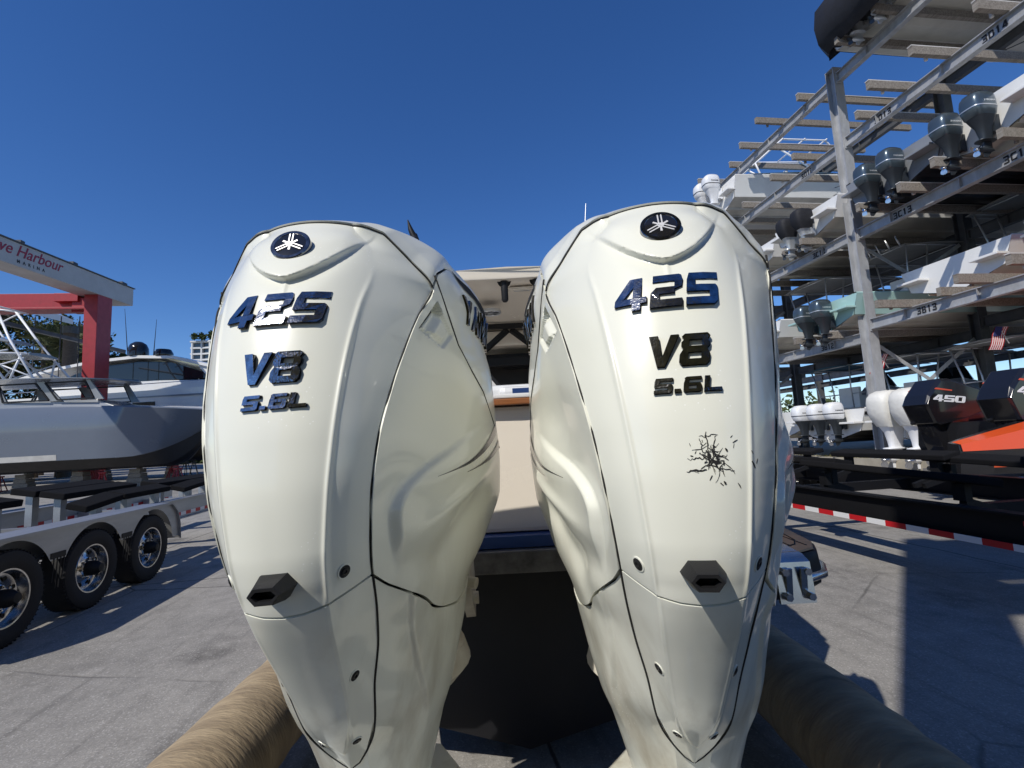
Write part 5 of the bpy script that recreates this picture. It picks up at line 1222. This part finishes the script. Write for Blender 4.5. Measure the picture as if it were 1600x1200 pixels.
def race_motor(x):
    e = empty('outboard_motor', (x, 0, 1.48), 0, rb)
    prof = [(-.52, .20), (-.45, .36), (-.20, .63), (0, .63), (.55, .445), (.58, .42), (.58, .05), (.22, -.06), (-.31, -.16), (-.39, -.126)]
    mb = MB(); mb.loft([[(x_, y+.02*abs(k), z-.04*(z > .3)*abs(k)) for y, z in prof] for x_, k in ((-.24, 1), (-.20, 0), (.20, 0), (.24, 1))], True, True); mb.build('cowling', M_OBBLACK, e, bevel=.008)
    for s in (-1, 1):
        mb = MB(); mb.mi = 0
        word(mb, '450', 0, 0, .19, .115, .02, .35, lambda a, b, off, s=s: (s*(.241+off), -.39+a if s > 0 else .32-a, .25+b-.10*a), .007, -.003, 1)
        mb.mi = 1
        mb.prism([(s*.241, -.30, .475), (s*.241, .01, .425), (s*.241, .0, .405), (s*.241, -.335, .45)], (s*.006, 0, 0))
        mb.build('number', [M_WHITEINK, M_ORTRIM], e)
    mb = MB(); mb.loft([[(.17*q, y, z) for q in (-1,)]+[(.17, y, z)] for y, z in ((.3, -.02), (.3, -.02))], False, False)
    mb.v, mb.f, mb.m = [], [], []
    mb.prism([(-.15, -.38, -.08), (-.15, .38, .02), (-.15, .30, -.45), (-.15, .24, -.62), (-.15, -.20, -.62)], (.30, 0, 0))
    mb.tube([(-.155, -.45, -.12), (-.1, .10, -.04), (-.1, .5, .02)], .03, 8)
    mb.loft([rrect(.06, .20, .04, -.62, .7), rrect(.055, .18, .04, -.92, .7)], True, True); mb.box((0, -.02, -.64), (.30, .62, .025))
    mb.build('midsection', M_BLACKGLOSS, e, smooth=rad(30), bevel=.01)
    mb = MB(); mb.tube([(0, -.28, -.90), (0, -.2, -.90), (0, 0, -.90), (0, .30, -.90)], [.045, .07, .085, .02], 16); mb.tube([(0, -.28, -.9), (0, -.40, -.9)], [.05, .04], 12)
    for k in range(4):
        a = k*math.pi/2+.5; mb.loft([[(math.cos(a)*r_-math.sin(a)*q, -.34+q*.5, -.9+math.sin(a)*r_+math.cos(a)*q) for q in (-w_, w_)] for r_, w_ in ((.04, .03), (.12, .06), (.18, .02))], False, False)
    mb.build('propeller', M_STEEL, e, smooth=rad(40))
race_motor(-.62); race_motor(.62)
for k, (x, y) in enumerate(((.9, .6), (-.9, .6), (.9, 4.5), (-.9, 4.5))):
    mb = MB(); mb.box((0, 0, .13), (.5, .4, .26)); mb.box((0, 0, .38), (.42, .3, .24)); o = mb.build('keel_block', M_WOOD, None, bevel=.01)
    w_ = rb.matrix_basis @ Vector((x, y, 0)); o.location = w_; o.rotation_euler = (0, 0, YR)
    tag(o, 'timber block holding up the orange race boat', 'keel block', 'timber blocks under the race boat')
# ---------------------------------------------------------------- grey catamaran ashore on the left
XR = -math.pi/2                                   # bow to the right
M_DGREY = mat('slate_blue_gelcoat', (.115, .135, .17), rough=.25, coat=.4, var=.08, vscale=1)
M_LGREY = mat('pale_grey_topside', (.42, .43, .44), rough=.45, var=.25, vscale=3)
cat = thing('sport_yacht', 'slate grey sport yacht on red stands with a white pipe tower', 'yacht', (-31.4, 26.0, 0), XR)
st = []
mb, bb_, mw, gl_ = MB(), MB(), MB(), MB()
N = 30
S_ = []
for i in range(N):
    q = i/(N-1); y = 17.0*q; b = 2.05*(1-max(0, (q-.62)/.38)**2.3); b = max(b, .03)
    zs = 4.15+.10*math.sin(q*3.1)-.52*q**3; zc = 1.55+1.45*max(0, (q-.70)/.30)**1.6; zk = .98+1.6*max(0, (q-.80)/.20)**1.8
    bc = b*(.88-.5*max(0, (q-.65)/.35)); yb = y-1.9*max(0, (q-.72)/.28)**1.2
    S_.append((y, yb, b, bc, zs, zc, zk))
for s in (-1, 1):
    mb.loft([[(s*bc, yb, zc), (s*(bc+.06), yb, zc+.02), (s*(bc+(b-bc)*.5+.03), (y*.5+yb*.5), zc+(zs-zc)*.52), (s*b, y, zs), (s*(b-.04), y, zs+.06), (s*max(b-.35, .01), y, zs+.06)] for y, yb, b, bc, zs, zc, zk in S_], False, False)
    bb_.loft([[(s*bc*.25, yb, zk), (s*bc*.75, yb, zk+.12), (s*bc, yb, zc)] for y, yb, b, bc, zs, zc, zk in S_], False, False)
    gl_.loft([[(s*(bc+.068), yb, zc+.03), (s*(bc+(b-bc)*.10+.068), yb, zc+.30)] for y, yb, b, bc, zs, zc, zk in S_[:16]], False, False)
bb_.loft([[(-bc*.25, yb, zk), (bc*.25, yb, zk)] for y, yb, b, bc, zs, zc, zk in S_], False, False)
mw.loft([[(-max(b-.36, .01), y, zs+.04), (0, y, zs+.20), (max(b-.36, .01), y, zs+.04)] for y, yb, b, bc, zs, zc, zk in S_], False, False)
mb.build('hull', M_DGREY, cat, smooth=rad(40)); bb_.build('hull_bottom', M_BOTTOMB, cat, smooth=rad(30)); mw.build('deck', M_GEL, cat, smooth=rad(40)); build_each(gl_, 'lower_topside', M_BOTTOM, cat, smooth=4)
# cabin (local y = along boat): windows, hardtop
mb = MB(); mb.loft([[(-1.35, 2.5, 4.2), (1.35, 2.5, 4.2), (1.1, 11.0, 4.2), (-1.1, 11.0, 4.2)], [(-1.3, 3.0, 4.65), (1.3, 3.0, 4.65), (1.0, 9.9, 4.62), (-1.0, 9.9, 4.62)]], True, True); mb.build('cabin', M_GELGREY, cat, bevel=.05)
mb = MB()
for s in (-1, 1):
    for (ya, yb, yc, yd, w_) in ((4.6, 4.9, 5.25, 5.0, .1), (7.0, 7.75, 8.05, 7.4, .1), (9.55, 10.05, 10.2, 9.75, .06)):
        mb.prism([(s*1.22, yb, 4.60), (s*1.22, yc+.25, 4.60), (s*1.28, yd, 5.62), (s*1.28, ya, 5.62)], (-s*.1, 0, 0))
    mb.tube([(s*1.2, 4.2, 4.4), (s*1.25, 4.55, 5.2), (s*1.3, 4.7, 5.65)], .05, 8); mb.tube([(s*1.2, 4.0, 4.4), (s*1.25, 4.4, 5.2), (s*1.3, 4.5, 5.65)], .04, 8)
build_each(mb, 'window_pillar', M_GELGREY, cat)
mb = MB()
for s in (-1, 1):
    for (a0, a1, b0, b1) in ((5.3, 7.65, 5.05, 6.95), (8.1, 9.95, 7.45, 9.5)):
        for p_, q_ in (((a0, 4.66), (a1, 4.66)), ((b0, 5.56), (b1, 5.56)), ((a0, 4.66), (b0, 5.56)), ((a1, 4.66), (b1, 5.56))): mb.bar((s*1.24, p_[0], p_[1]), (s*1.27, q_[0], q_[1]), .07, .07)
mb.build('window_frame', M_BLACKPLASTIC, cat)
mb = MB(); rows = []
for q in np.linspace(0, 1, 14):
    y = 1.6+9.7*q; w_ = 1.75*(1-max(0, (q-.72)/.28)**2.2)**.5+.02; z = 5.80-.42*max(0, q-.45)**1.3
    rows.append([(x*w_, y, z+.08*(1-x*x)) for x in (-1, -.6, 0, .6, 1)]+[(x*w_, y, z-.10+.06*(x*x)) for x in (1, .6, 0, -.6, -1)])
mb.loft(rows, True, True); mb.build('hardtop', M_GELGREY, cat, smooth=rad(40))
# tower: tapering pipework with two canopies
mb = MB()
TA = [(s*1.2, y) for s in (-1, 1) for y in (3.6, 5.2, 6.6, 8.1)]
for s in (-1, 1):
    mb.tube([(s*1.2, 8.0, 5.75), (s*.85, 6.2, 8.1), (s*.55, 5.0, 10.0)], .06, 8); mb.tube([(s*1.2, 6.5, 5.8), (s*.9, 4.2, 8.4), (s*.6, 3.0, 10.4)], .06, 8)
    mb.tube([(s*1.2, 3.5, 5.8), (s*1.0, 4.9, 7.3), (s*.9, 6.2, 7.5)], .05, 8); mb.tube([(s*1.1, 6.6, 5.8), (s*.95, 7.0, 7.25)], .05, 8); mb.tube([(s*1.2, 5.2, 5.8), (s*.9, 3.0, 7.9)], .05, 8)
    mb.tube([(s*1.15, 3.4, 6.0), (s*1.0, 7.2, 7.0)], .04, 8); mb.tube([(s*1.1, 8.0, 5.85), (s*.95, 4.8, 7.2)], .04, 8)
    mb.tube([(s*.95, 7.1, 7.25), (s*1.1, 2.5, 7.55)], .055, 8); mb.tube([(s*.6, 5.3, 9.95), (s*.6, 2.6, 10.45)], .05, 8); mb.tube([(s*.6, 5.3, 9.95), (s*.75, 3.4, 9.2)], .04, 8)
for y, z in ((7.1, 7.25), (5.3, 9.95), (4.4, 7.45), (2.9, 10.4)): mb.tube([(-.95, y, z), (.95, y, z)], .05, 8)
mb.v = [(x, y-1.2, z) for x, y, z in mb.v]; mb.build('tower', M_WHITEPAINT, cat, smooth=4)
mb = MB()
for (y0, y1, z0, z1, w_) in ((2.0, 7.25, 7.62, 7.28, 1.05), (1.5, 6.0, 9.0, 8.05, .95)):
    rows = []
    for q in np.linspace(0, 1, 8):
        y = y0+(y1-y0)*q; z = z0+(z1-z0)*q; ww = w_*(1-.25*q**3)
        rows.append([(x*ww, y, z+.10*(1-x*x)) for x in (-1, -.5, 0, .5, 1)]+[(x*ww, y, z-.08) for x in (1, 0, -1)])
    mb.loft(rows, True, True)
mb.v = [(x, y-1.2, z) for x, y, z in mb.v]; build_each(mb, 'tower_canopy', M_GELGREY, cat, smooth=rad(40))
# ---------------------------------------------------------------- white motor yacht behind
ya = thing('motor_yacht', 'white motor yacht with long dark side window and black domes on its arched roof', 'yacht', (-42, 35.8, 0), XR)
hu, hb_ = MB(), MB()
S_ = []
for i in range(26):
    q = i/25; y = 29*q; b = 3.0*(1-max(0, (q-.6)/.4)**2.5); b = max(b, .05); S_.append((y, b, 5.85+.5*q*q, 2.2+1.2*max(0, q-.6)**1.4, 1.1+1.5*max(0, (q-.75)/.25)**2))
for s in (-1, 1):
    hu.loft([[(s*b*.86, y-.8*max(0, q_), zc), (s*b*.97, y, zc+(zs-zc)*.5), (s*b, y, zs), (s*max(b-.3, .02), y, zs), (s*max(b-.34, .01), y, zs-.3)] for y, b, zs, zc, zk in S_ for q_ in ((y/29-.7)*3,)], False, False)
    hb_.loft([[(0, y, zk), (s*b*.5, y, zk+.35), (s*b*.86, y, zc)] for y, b, zs, zc, zk in S_], False, False)
hu.build('hull', M_GEL, ya, smooth=rad(40)); hb_.build('hull_bottom', M_BOTTOMB, ya, smooth=rad(40))
mb = MB(); mb.loft([[(-2.3, y, 5.6), (-2.25, y, 5.6+h), (2.25, y, 5.6+h), (2.3, y, 5.6)] for y, h in ((9, 1.0), (11.5, 1.2), (16, 1.25), (20, 1.1), (23, .8), (25.5, .35))], False, False); mb.build('coachroof', M_GEL, ya, smooth=rad(30))
arc = [(7, 7.2), (10, 7.95), (13, 8.4), (16, 8.6), (18.5, 8.45), (21, 7.75), (22.6, 7.0)]
gl = [(10.2, 6.78), (11.5, 7.5), (13.5, 7.98), (16, 8.18), (18.2, 8.05), (20.4, 7.3), (21.2, 6.80)]
mb = MB(); mb.prism([(2.26, y, z) for y, z in gl], (-4.52, 0, 0)); mb.build('window', M_GLASS, ya)
mb = MB()
up_ = [[(x, y, z+.10*(1-(x/2.5)**2)) for x in (-2.5, -1.6, 0, 1.6, 2.5)]+[(x, y, z-.20) for x in (2.5, 0, -2.5)] for y, z in arc]
mb.loft(up_, True, True)
for s in (-1, 1): mb.prism([(s*2.32, 21.0, 6.75), (s*2.32, 22.6, 6.75), (s*2.32, 22.4, 7.05), (s*2.32, 20.6, 7.75), (s*2.32, 20.2, 7.7)], (-s*.15, 0, 0))
mb.build('roof', M_GEL, ya, smooth=rad(35))
for y, z, r_ in ((15.75, 8.62, .62), (17.55, 8.5, .50)):
    mb = MB(); mb.lathe([(r_, z), (r_*1.02, z+.25), (r_*.98, z+.55), (r_*.78, z+.85), (r_*.4, z+1.02), (.01, z+1.05)] if r_ > .55 else [(r_*1.1, z), (r_*1.2, z+.2), (r_*.9, z+.5), (.01, z+.58)], (2.0, y, 0), 'z', 24); mb.build('radar_dome', M_BLACKGLOSS, ya, smooth=rad(50))
mb = MB()
for y, y2, z2 in ((15.1, 14.75, 12.1), (16.9, 17.05, 11.2)): mb.tube([(2.1, y, 8.5), (2.1, y2, z2)], [.035, .012], 6)
build_each(mb, 'antenna', M_BLACKPLASTIC, ya)
mb = MB()
for z in (6.15,): mb.tube([(2.95, y, z+.02*y) for y in (3, 10, 16, 22)], .03, 6)
mb.tube([(2.2, 18.2, 6.75), (2.2, 18.9, 7.12), (2.2, 23, 7.1), (2.2, 25.5, 6.7)], .035, 6)
for y in (20.2, 22.0, 24): mb.tube([(2.2, y, 6.5), (2.2, y, 7.1)], .025, 6)
mb.build('handrail', M_STEEL, ya, smooth=4)
mb = MB(); mb.bar((3.0, 1, 5.45), (2.98, 21, 5.62), .05, .10); mb.build('rub_rail', M_GELGREY, ya)
mb = MB()
for y in (10.8, 14.2, 17.0): mb.box((2.98, y, 5.0), (.06, 1.5, .5))
build_each(mb, 'hull_window', M_GLASS, ya)
# white flybridge yacht further back, seen under the lift beam
fy = thing('motor_yacht', 'white flybridge yacht half hidden under the white beam of the travel lift', 'yacht', (-60, 44, 0), XR)
mb = MB(); mb.loft([[(-2.6, y, .8), (-3, y, 4.5+.04*y), (3, y, 4.5+.04*y), (2.6, y, .8)] for y in np.linspace(0, 19, 12)], True, True); mb.build('hull', M_GEL, fy, smooth=rad(40))
mb = MB(); mb.loft([[(-2.4, y, 5), (-2.3, y, z), (2.3, y, z), (2.4, y, 5)] for y, z in ((-8, 15.0), (-5, 16.0), (-2, 15.6), (0, 14.6))], True, True); mb.loft([[(-2.4, y, z0), (-2.4, y, z1), (2.4, y, z1), (2.4, y, z0)] for y, z0, z1 in ((0, 15.0, 16.4), (7, 15.4, 16.6), (12, 15.8, 16.3))], True, True); mb.build('superstructure', M_GLASS, fy)
mb = MB(); mb.loft([[(x, y, z+.3*(1-abs(x)/3)) for x in (-2.9, 0, 2.9)]+[(x, y, z-.45) for x in (2.9, 0, -2.9)] for y, z in ((0, 16.3), (5, 17.4), (11, 17.2), (15.5, 16.1), (17, 15.4))], True, True); mb.build('flybridge_roof', M_GEL, fy, smooth=rad(40))
# ---------------------------------------------------------------- travel lift
tl_ = thing('travel_lift', 'red travel lift with a white overhead beam lettered Grove Harbour Marina', 'boat lift', (-24.69, 28.5, 0), -YAW)
M_LIFTW = mat('lift_white_paint', (.50, .49, .47), rough=.5, var=.2, vscale=.8)
mb = MB()
mb.loft([[(-.62, -.02, 0), (0, -.02, 0), (0, 1.15, 0), (-.62, 1.15, 0)], [(-.72, -.05, 11.6), (.02, -.05, 11.6), (.02, 1.25, 11.6), (-.72, 1.25, 11.6)]], True, True)
mb.build('leg', M_RED, tl_, bevel=.02)
mb = MB(); mb.loft([[(-1.25, -24, 10.0), (.06, -24, 10.0), (.06, -24, 11.2), (-1.25, -24, 11.2)], [(-1.25, 3.2, 11.62), (.06, 3.2, 11.62), (.06, 3.2, 12.78), (-1.25, 3.2, 12.78)]], True, True); mb.build('overhead_beam', M_LIFTW, tl_, bevel=.02)
mb = MB(); mb.loft([[(-1.3, -24, 11.2), (.12, -24, 11.2), (.12, -24, 11.26), (-1.3, -24, 11.26)], [(-1.3, 3.3, 12.79), (.12, 3.3, 12.79), (.12, 3.3, 12.85), (-1.3, 3.3, 12.85)]], True, True)
for y, s in ((2.4, .5), (-1.9, .35), (-5.4, .25)): mb.box((-.2, y, 12.0+.0585*y+.75), (.4, s, .16))
mb.build('beam_cap', M_GALVD, tl_)
mb = MB(); mb.box((-7.4, .9, 11.15), (13.4, .5, 1.15)); mb.box((-7.4, .55, 10.62), (13.4, 1.1, .12)); mb.box((-1.9, .45, 11.35), (1.3, .5, .5)); mb.box((-1.2, .6, 10.9), (.9, .5, .9)); mb.build('cross_girder', M_RED, tl_, bevel=.015)
mb = MB()
for x, y in ((-3.2, 12), (-2.2, 12.5), (-4.6, 11.5)): mb.tube([(x, y*.15, 10.6), (x, y*.15, 6.5)], .03, 5)
mb.bar((-7.5, 3, 10.6), (-4.4, 10, 9.9), .25, .25); build_each(mb, 'hoist_rope', M_GALVD, tl_)
def font_mesh(text, size, shear, spacing=1.0):
    cu = bpy.data.curves.new('lettering', 'FONT'); cu.body = text; cu.size = size; cu.shear = shear; cu.space_character = spacing; cu.extrude = .006; cu.resolution_u = 3; cu.offset = size*.006
    o = bpy.data.objects.new('lettering_tmp', cu); COL.objects.link(o); bpy.context.view_layer.update()
    me = bpy.data.meshes.new_from_object(o.evaluated_get(bpy.context.evaluated_depsgraph_get())); bpy.data.objects.remove(o); return me
def beam_text(text, size, shear, y, zoff, m, spacing=1.0):
    me = font_mesh(text, size, shear, spacing); me.materials.clear(); me.materials.append(m); me.name = 'lettering'
    o = bpy.data.objects.new('lettering', me); COL.objects.link(o); o.parent = tl_
    sl = math.atan(.0585)
    X = Vector((0, math.cos(sl), math.sin(sl))); Y_ = Vector((0, -math.sin(sl), math.cos(sl))); Z_ = Vector((1, 0, 0))
    o.matrix_local = Matrix(((X.x, Y_.x, Z_.x, .068), (X.y, Y_.y, Z_.y, y), (X.z, Y_.z, Z_.z, 11.44+.0585*y+zoff), (0, 0, 0, 1)))
M_SIGNRED = mat('sign_red', (.30, .012, .04), rough=.5); M_SIGNGREEN = mat('sign_dark', (.03, .035, .04), rough=.6)
beam_text('Grove Harbour', .82, .38, -8.2, .50, M_SIGNRED, 1.0)
beam_text('MARINA', .24, 0, -5.75, .16, M_SIGNGREEN, 2.3)
# ---------------------------------------------------------------- stands under the boats
def stand(p, h, top_m, leg_m, label, rz=0):
    e = thing('jack_stand', label, 'jack stand', p, rz); mb = MB(); b = .38*min(1, h)
    for k in range(4):
        a = math.pi/4+k*math.pi/2; q = (math.cos(a)*b, math.sin(a)*b); q2 = (math.cos(a+math.pi/2)*b, math.sin(a+math.pi/2)*b)
        mb.tube([(q[0], q[1], .02), (q[0]*.28, q[1]*.28, h*.85)], .028, 6); mb.tube([(q[0], q[1], .05), (q2[0], q2[1], .05)], .022, 6)
    mb.build('frame', leg_m, e)
    mb = MB(); mb.tube([(0, 0, h*.6), (0, 0, h*1.0)], .035, 8); mb.box((0, 0, h*.88), (.30, .30, .08)); mb.box((0, 0, h+.02), (.26, .26, .05)); mb.build('pad', top_m, e)
    return e
stand((-26.2, 26.4, 0), .93, M_WHITEPAINT, M_RED, 'red jack stand with a white top, standing clear of the grey yacht')
for k, (x, y, lab) in enumerate(((-24.2, 28.2, 'red jack stand in shade just right of the bright one'), (-29.0, 27.6, 'red jack stand in shade at the left end of the grey yacht'), (-21.2, 25.2, 'dark red jack stand under the middle of the grey yacht'), (-18.9, 27.0, 'dark red jack stand under the forward half of the grey yacht'), (-17.6, 25.6, 'dark red jack stand nearest the bow of the grey yacht'))):
    stand((x, y, 0), .95, M_RED, M_RED, lab, .3*k)
for k, (x, y, lab) in enumerate(((-24.5, 36.5, 'dark stand under the white yacht, furthest left'), (-22.8, 34.8, 'dark stand under the white yacht between two others'), (-20.9, 36.5, 'dark stand under the white yacht beside the pale tall stand'))):
    stand((x, y, 0), 1.15, M_GALVD, M_GALVD, lab, .5*k)
stand((-20.9, 33.6, 0), 2.2, M_ALU, M_ALU, 'tall pale steel stand under the bow of the white yacht')
for k, (x, y) in enumerate(((-29, 26.2), (-26, 26.0), (-23, 26.0), (-20, 26.0), (-30, 35.8), (-25, 35.8), (-21.8, 35.8))):
    mb = MB()
    for j in range(4): mb.box((0, 0, .12+.235*j), (.9-.12*j, .5, .22), rz=.05*(j % 2))
    o = mb.build('keel_block', M_WOOD, None); o.location = (x, y, 0); tag(o, 'stacked dark timber blocks under the keels of the yachts ashore', 'keel block', 'timber blocks under the yachts ashore')
# ---------------------------------------------------------------- trees, palms, buildings
M_BARK = mat('bark', (.12, .09, .065), rough=.9, var=.4, vscale=6, bump=.4, bscale=20)
def leaf_mat(name, c, c2):
    m = mat(name, c, rough=.75, var=.5, vscale=1.3, col2=c2, spec=.12); return m
M_LEAF = leaf_mat('broad_leaf', (.075, .095, .035), (.03, .045, .018)); M_LEAF2 = leaf_mat('olive_leaf', (.11, .105, .04), (.045, .05, .02)); M_PALM = leaf_mat('palm_leaf', (.16, .17, .10), (.05, .07, .03))
def tree(p, h, r, n, m, label, name='broadleaf_tree', seed=1):
    e = thing(name, label, 'tree', p); r_ = random.Random(seed); mb = MB(); th = h*.45
    mb.tube([(0, 0, 0), (.1, .05, th*.5), (0, .1, th), (.2, 0, h*.7)], [.32, .26, .2, .08], 9); clumps = []
    for k in range(26):
        a = r_.uniform(0, 6.28); q = r_.uniform(.2, 1)**.6; z = h*r_.uniform(.42, .98); rr = r*q*(1-.55*max(0, (z/h-.6)/.4)); c = (math.cos(a)*rr, math.sin(a)*rr, z); clumps.append((c, r_.uniform(.16, .36)*r))
        mb.tube([(0, .05, th*r_.uniform(.7, 1.1)), (c[0]*.5, c[1]*.5, (th+c[2])/2+.2), c], [.10, .06, .02], 5, False)
    mb.build('trunk', M_BARK, e, smooth=4)
    mb = MB()
    for i in range(n):
        c, cr = r_.choice(clumps); v = Vector((r_.gauss(0, 1), r_.gauss(0, 1), r_.gauss(0, .8))); v = v.normalized()*cr*r_.uniform(.3, 1.05); q = Vector(c)+v
        s = r_.uniform(.16, .36); t1 = Vector((r_.gauss(0, 1), r_.gauss(0, 1), r_.gauss(0, 1))).normalized(); t2 = t1.orthogonal().normalized()
        mb.add([q-t1*s, q+t2*s*.45, q+t1*s, q-t2*s*.45], [(0, 1, 2, 3)])
    mb.build('crown', m, e, fix=False); return e
tree((-60, 62, 0), 21.8, 6.0, 7500, M_LEAF2, 'tall olive green tree behind the red crane leg, reaching highest', seed=2)
tree((-67.5, 60, 0), 21.5, 6.5, 6000, M_LEAF, 'dark green tree behind the white pipe tower', seed=3)
tree((-53.8, 60, 0), 18.0, 5.6, 7000, M_LEAF, 'low dense dark tree just left of the red crane leg', seed=4)
tree((-47.5, 62, 0), 14.8, 3.0, 1500, M_LEAF2, 'thin sunlit treetop just right of the red crane leg', seed=6)
def palm(p, h, n, label, seed):
    e = thing('fan_palm', label, 'palm', p); r_ = random.Random(seed); mb = MB(); mb.tube([(0, 0, 0), (.2, 0, h*.5), (.1, .1, h)], [.26, .2, .19], 10); mb.build('trunk', M_BARK, e, smooth=4)
    mb = MB()
    for k in range(n):
        a = r_.uniform(0, 6.28); el = r_.uniform(-.5, 1.2); d = Vector((math.cos(a)*math.cos(el), math.sin(a)*math.cos(el), math.sin(el))); c = Vector((.1, .1, h))+d*r_.uniform(1.0, 1.5)
        s_ = d.cross(Vector((0, 0, 1))).normalized(); u = s_.cross(d)
        mb.tube([(.1, .1, h), c], .02, 4, False)
        for j in range(15):
            b = -1.25+2.5*j/14; t = (d*math.cos(b)+s_*math.sin(b)+u*.15).normalized(); L_ = r_.uniform(1.2, 1.7); pp = c+t*L_-Vector((0, 0, .28)); w_ = (s_*math.cos(b)-d*math.sin(b))*.06
            mb.add([c, c+t*L_*.5+w_, pp, c+t*L_*.5-w_], [(0, 1, 2, 3)])
    mb.build('crown', M_PALM, e, fix=False)
palm((-50.9, 52, 0), 14.2, 34, 'fan palm with pale leaves beside the dark mooring pile', 8); palm((-47.3, 52, 0), 14.0, 30, 'fan palm with pale leaves half hidden by the red crane leg', 9)
palm((-47.6, 51, 0), 11.6, 26, 'low fan palm beneath the pale palms, left of the red crane leg', 10)
mp_ = thing('mooring_pile', 'thick dark pile standing up in front of the trees', 'pile', (-44.2, 48, 0)); mb = MB(); mb.tube([(0, 0, 0), (0, 0, 14.3)], .55, 14); mb.build('shaft', M_BARK, mp_, smooth=rad(40)); mb = MB(); mb.cyl((0, 0, 14.3), (0, 0, 15.0), .66, 14); mb.build('cap', M_GALVD, mp_, smooth=rad(40))
# far hedge of trees that closes the view
r_ = random.Random(21); mb = MB()
for i in range(15000):
    x = r_.uniform(-150, 60); y = 92+r_.gauss(0, 2.5); hh = 7.0+1.2*math.sin(x*.23)+.9*math.sin(x*.61+1); z = abs(r_.gauss(0, .5))*hh; z = min(z, hh*r_.uniform(.7, 1.05)); s = r_.uniform(.3, .8)
    t1 = Vector((r_.gauss(0, 1), r_.gauss(0, 1), r_.gauss(0, 1))).normalized(); t2 = t1.orthogonal().normalized(); q = Vector((x, y, z)); mb.add([q-t1*s, q+t2*s*.6, q+t1*s, q-t2*s*.6], [(0, 1, 2, 3)])
tag(mb.build('distant_trees', M_LEAF, fix=False), 'distant dark tree line behind the yard', 'trees', kind='stuff')
# apartment block with curved balconies
ab = thing('apartment_building', 'distant white apartment block with curved balconies and plants on its roof', 'building', (-187, 320, 0))
M_ABW = mat('white_facade', (.62, .63, .63), rough=.7, var=.1, vscale=.1); M_ABG = mat('facade_glass', (.10, .14, .17), rough=.12, spec=.7, var=.6, vscale=.12, col2=(.03, .04, .05))
def arcpt(u, off=0): return (-24+48*u, -16*math.sin(math.pi*(.1+.8*u))*.55-off+5*math.sin(6*u), 0)
us = np.linspace(0, 1, 40)
mb = MB(); mb.loft([[(*arcpt(u)[:2], 0), (*arcpt(u)[:2], 76)] for u in us], False, False); mb.loft([[(-24, 0, 0), (-24, 0, 76)], [(-24, 30, 0), (-24, 30, 76)], [(24, 30, 0), (24, 30, 76)], [(24, 0, 0), (24, 0, 76)]], False, False); mb.build('glazing', M_ABG, ab)
mb = MB()
for k in range(20):
    z = 4*k; mb.loft([[(arcpt(u, 1.6)[0], arcpt(u, 1.6)[1], z-.3), (arcpt(u, 1.6)[0], arcpt(u, 1.6)[1], z+.75), (arcpt(u)[0], arcpt(u)[1]+.3, z+.75), (arcpt(u)[0], arcpt(u)[1]+.3, z-.3)] for u in us], True, True)
build_each(mb, 'balcony', M_ABW, ab)
mb = MB()
for k in range(9):
    u = .02+.12*k; a = arcpt(u, .8); mb.box((a[0], a[1], 38), (.9, 1.7, 76.6))
build_each(mb, 'mullion', M_ABW, ab)
mb = MB(); mb.loft([[(arcpt(u, 2)[0], arcpt(u, 2)[1], 76), (arcpt(u, 2)[0], arcpt(u, 2)[1], 77), (arcpt(u)[0], 29, 77), (arcpt(u)[0], 29, 76)] for u in us], True, True); mb.build('roof', M_ABW, ab)
mb = MB(); r_ = random.Random(4)
for c in ((-20, 0), (-16, 2), (-9, 0), (-6, -2), (-4, 0), (5, 3), (17, 0)):
    for i in range(90):
        v = Vector((r_.gauss(0, 1), r_.gauss(0, 1), r_.gauss(0, 1)))*1.0; q = Vector((c[0], -6+c[1], 79.5))+v; t1 = Vector((r_.gauss(0, 1), r_.gauss(0, 1), r_.gauss(0, 1))).normalized(); t2 = t1.orthogonal(); mb.add([q-t1*.9, q+t2*.5, q+t1*.9, q-t2*.5], [(0, 1, 2, 3)])
    mb.tube([(c[0], -6+c[1], 77), (c[0], -6+c[1], 79)], .3, 5)
mb.build('roof_plant', M_LEAF, ab, fix=False)
tree((-158, 280, 0), 52, 7, 2600, M_LEAF2, 'far tree in front of the apartment block', seed=12)
# shed seen through the cockpit
sh = thing('boat_shed', 'brown shed with a pale green corrugated roof seen through the cockpit of the near boat', 'building', (0, 45, 0), 0)
M_GREENROOF = mat('green_corrugated_roof', (.30, .45, .40), rough=.5, var=.2, vscale=3, stretch=(9, 1, 1)); M_BROWN = mat('brown_siding', (.085, .045, .035), rough=.8, var=.3, vscale=2)
mb = MB(); mb.box((0, 6, 4.2), (16, 12, 8.4)); mb.build('wall', M_BROWN, sh)
mb = MB()
n = 110; top, bot = [], []
for i in range(n+1):
    x = -8.6+17.2*i/n; k = .06*(i % 2); bot.append((x, -.9-k, 8.0)); top.append((x, 1.4-k, 10.2))
mb.loft([bot, top], False, False); mb.loft([[(x, y+.0, 8.35) for x, y, z in bot], [(x, y+.3, 7.4) for x, y, z in bot]], False, False); mb.build('roof', M_GREENROOF, sh)
mb = MB(); mb.box((0, -.03, 3.2), (5, .06, 6)); mb.build('door', M_DARKIN, sh)
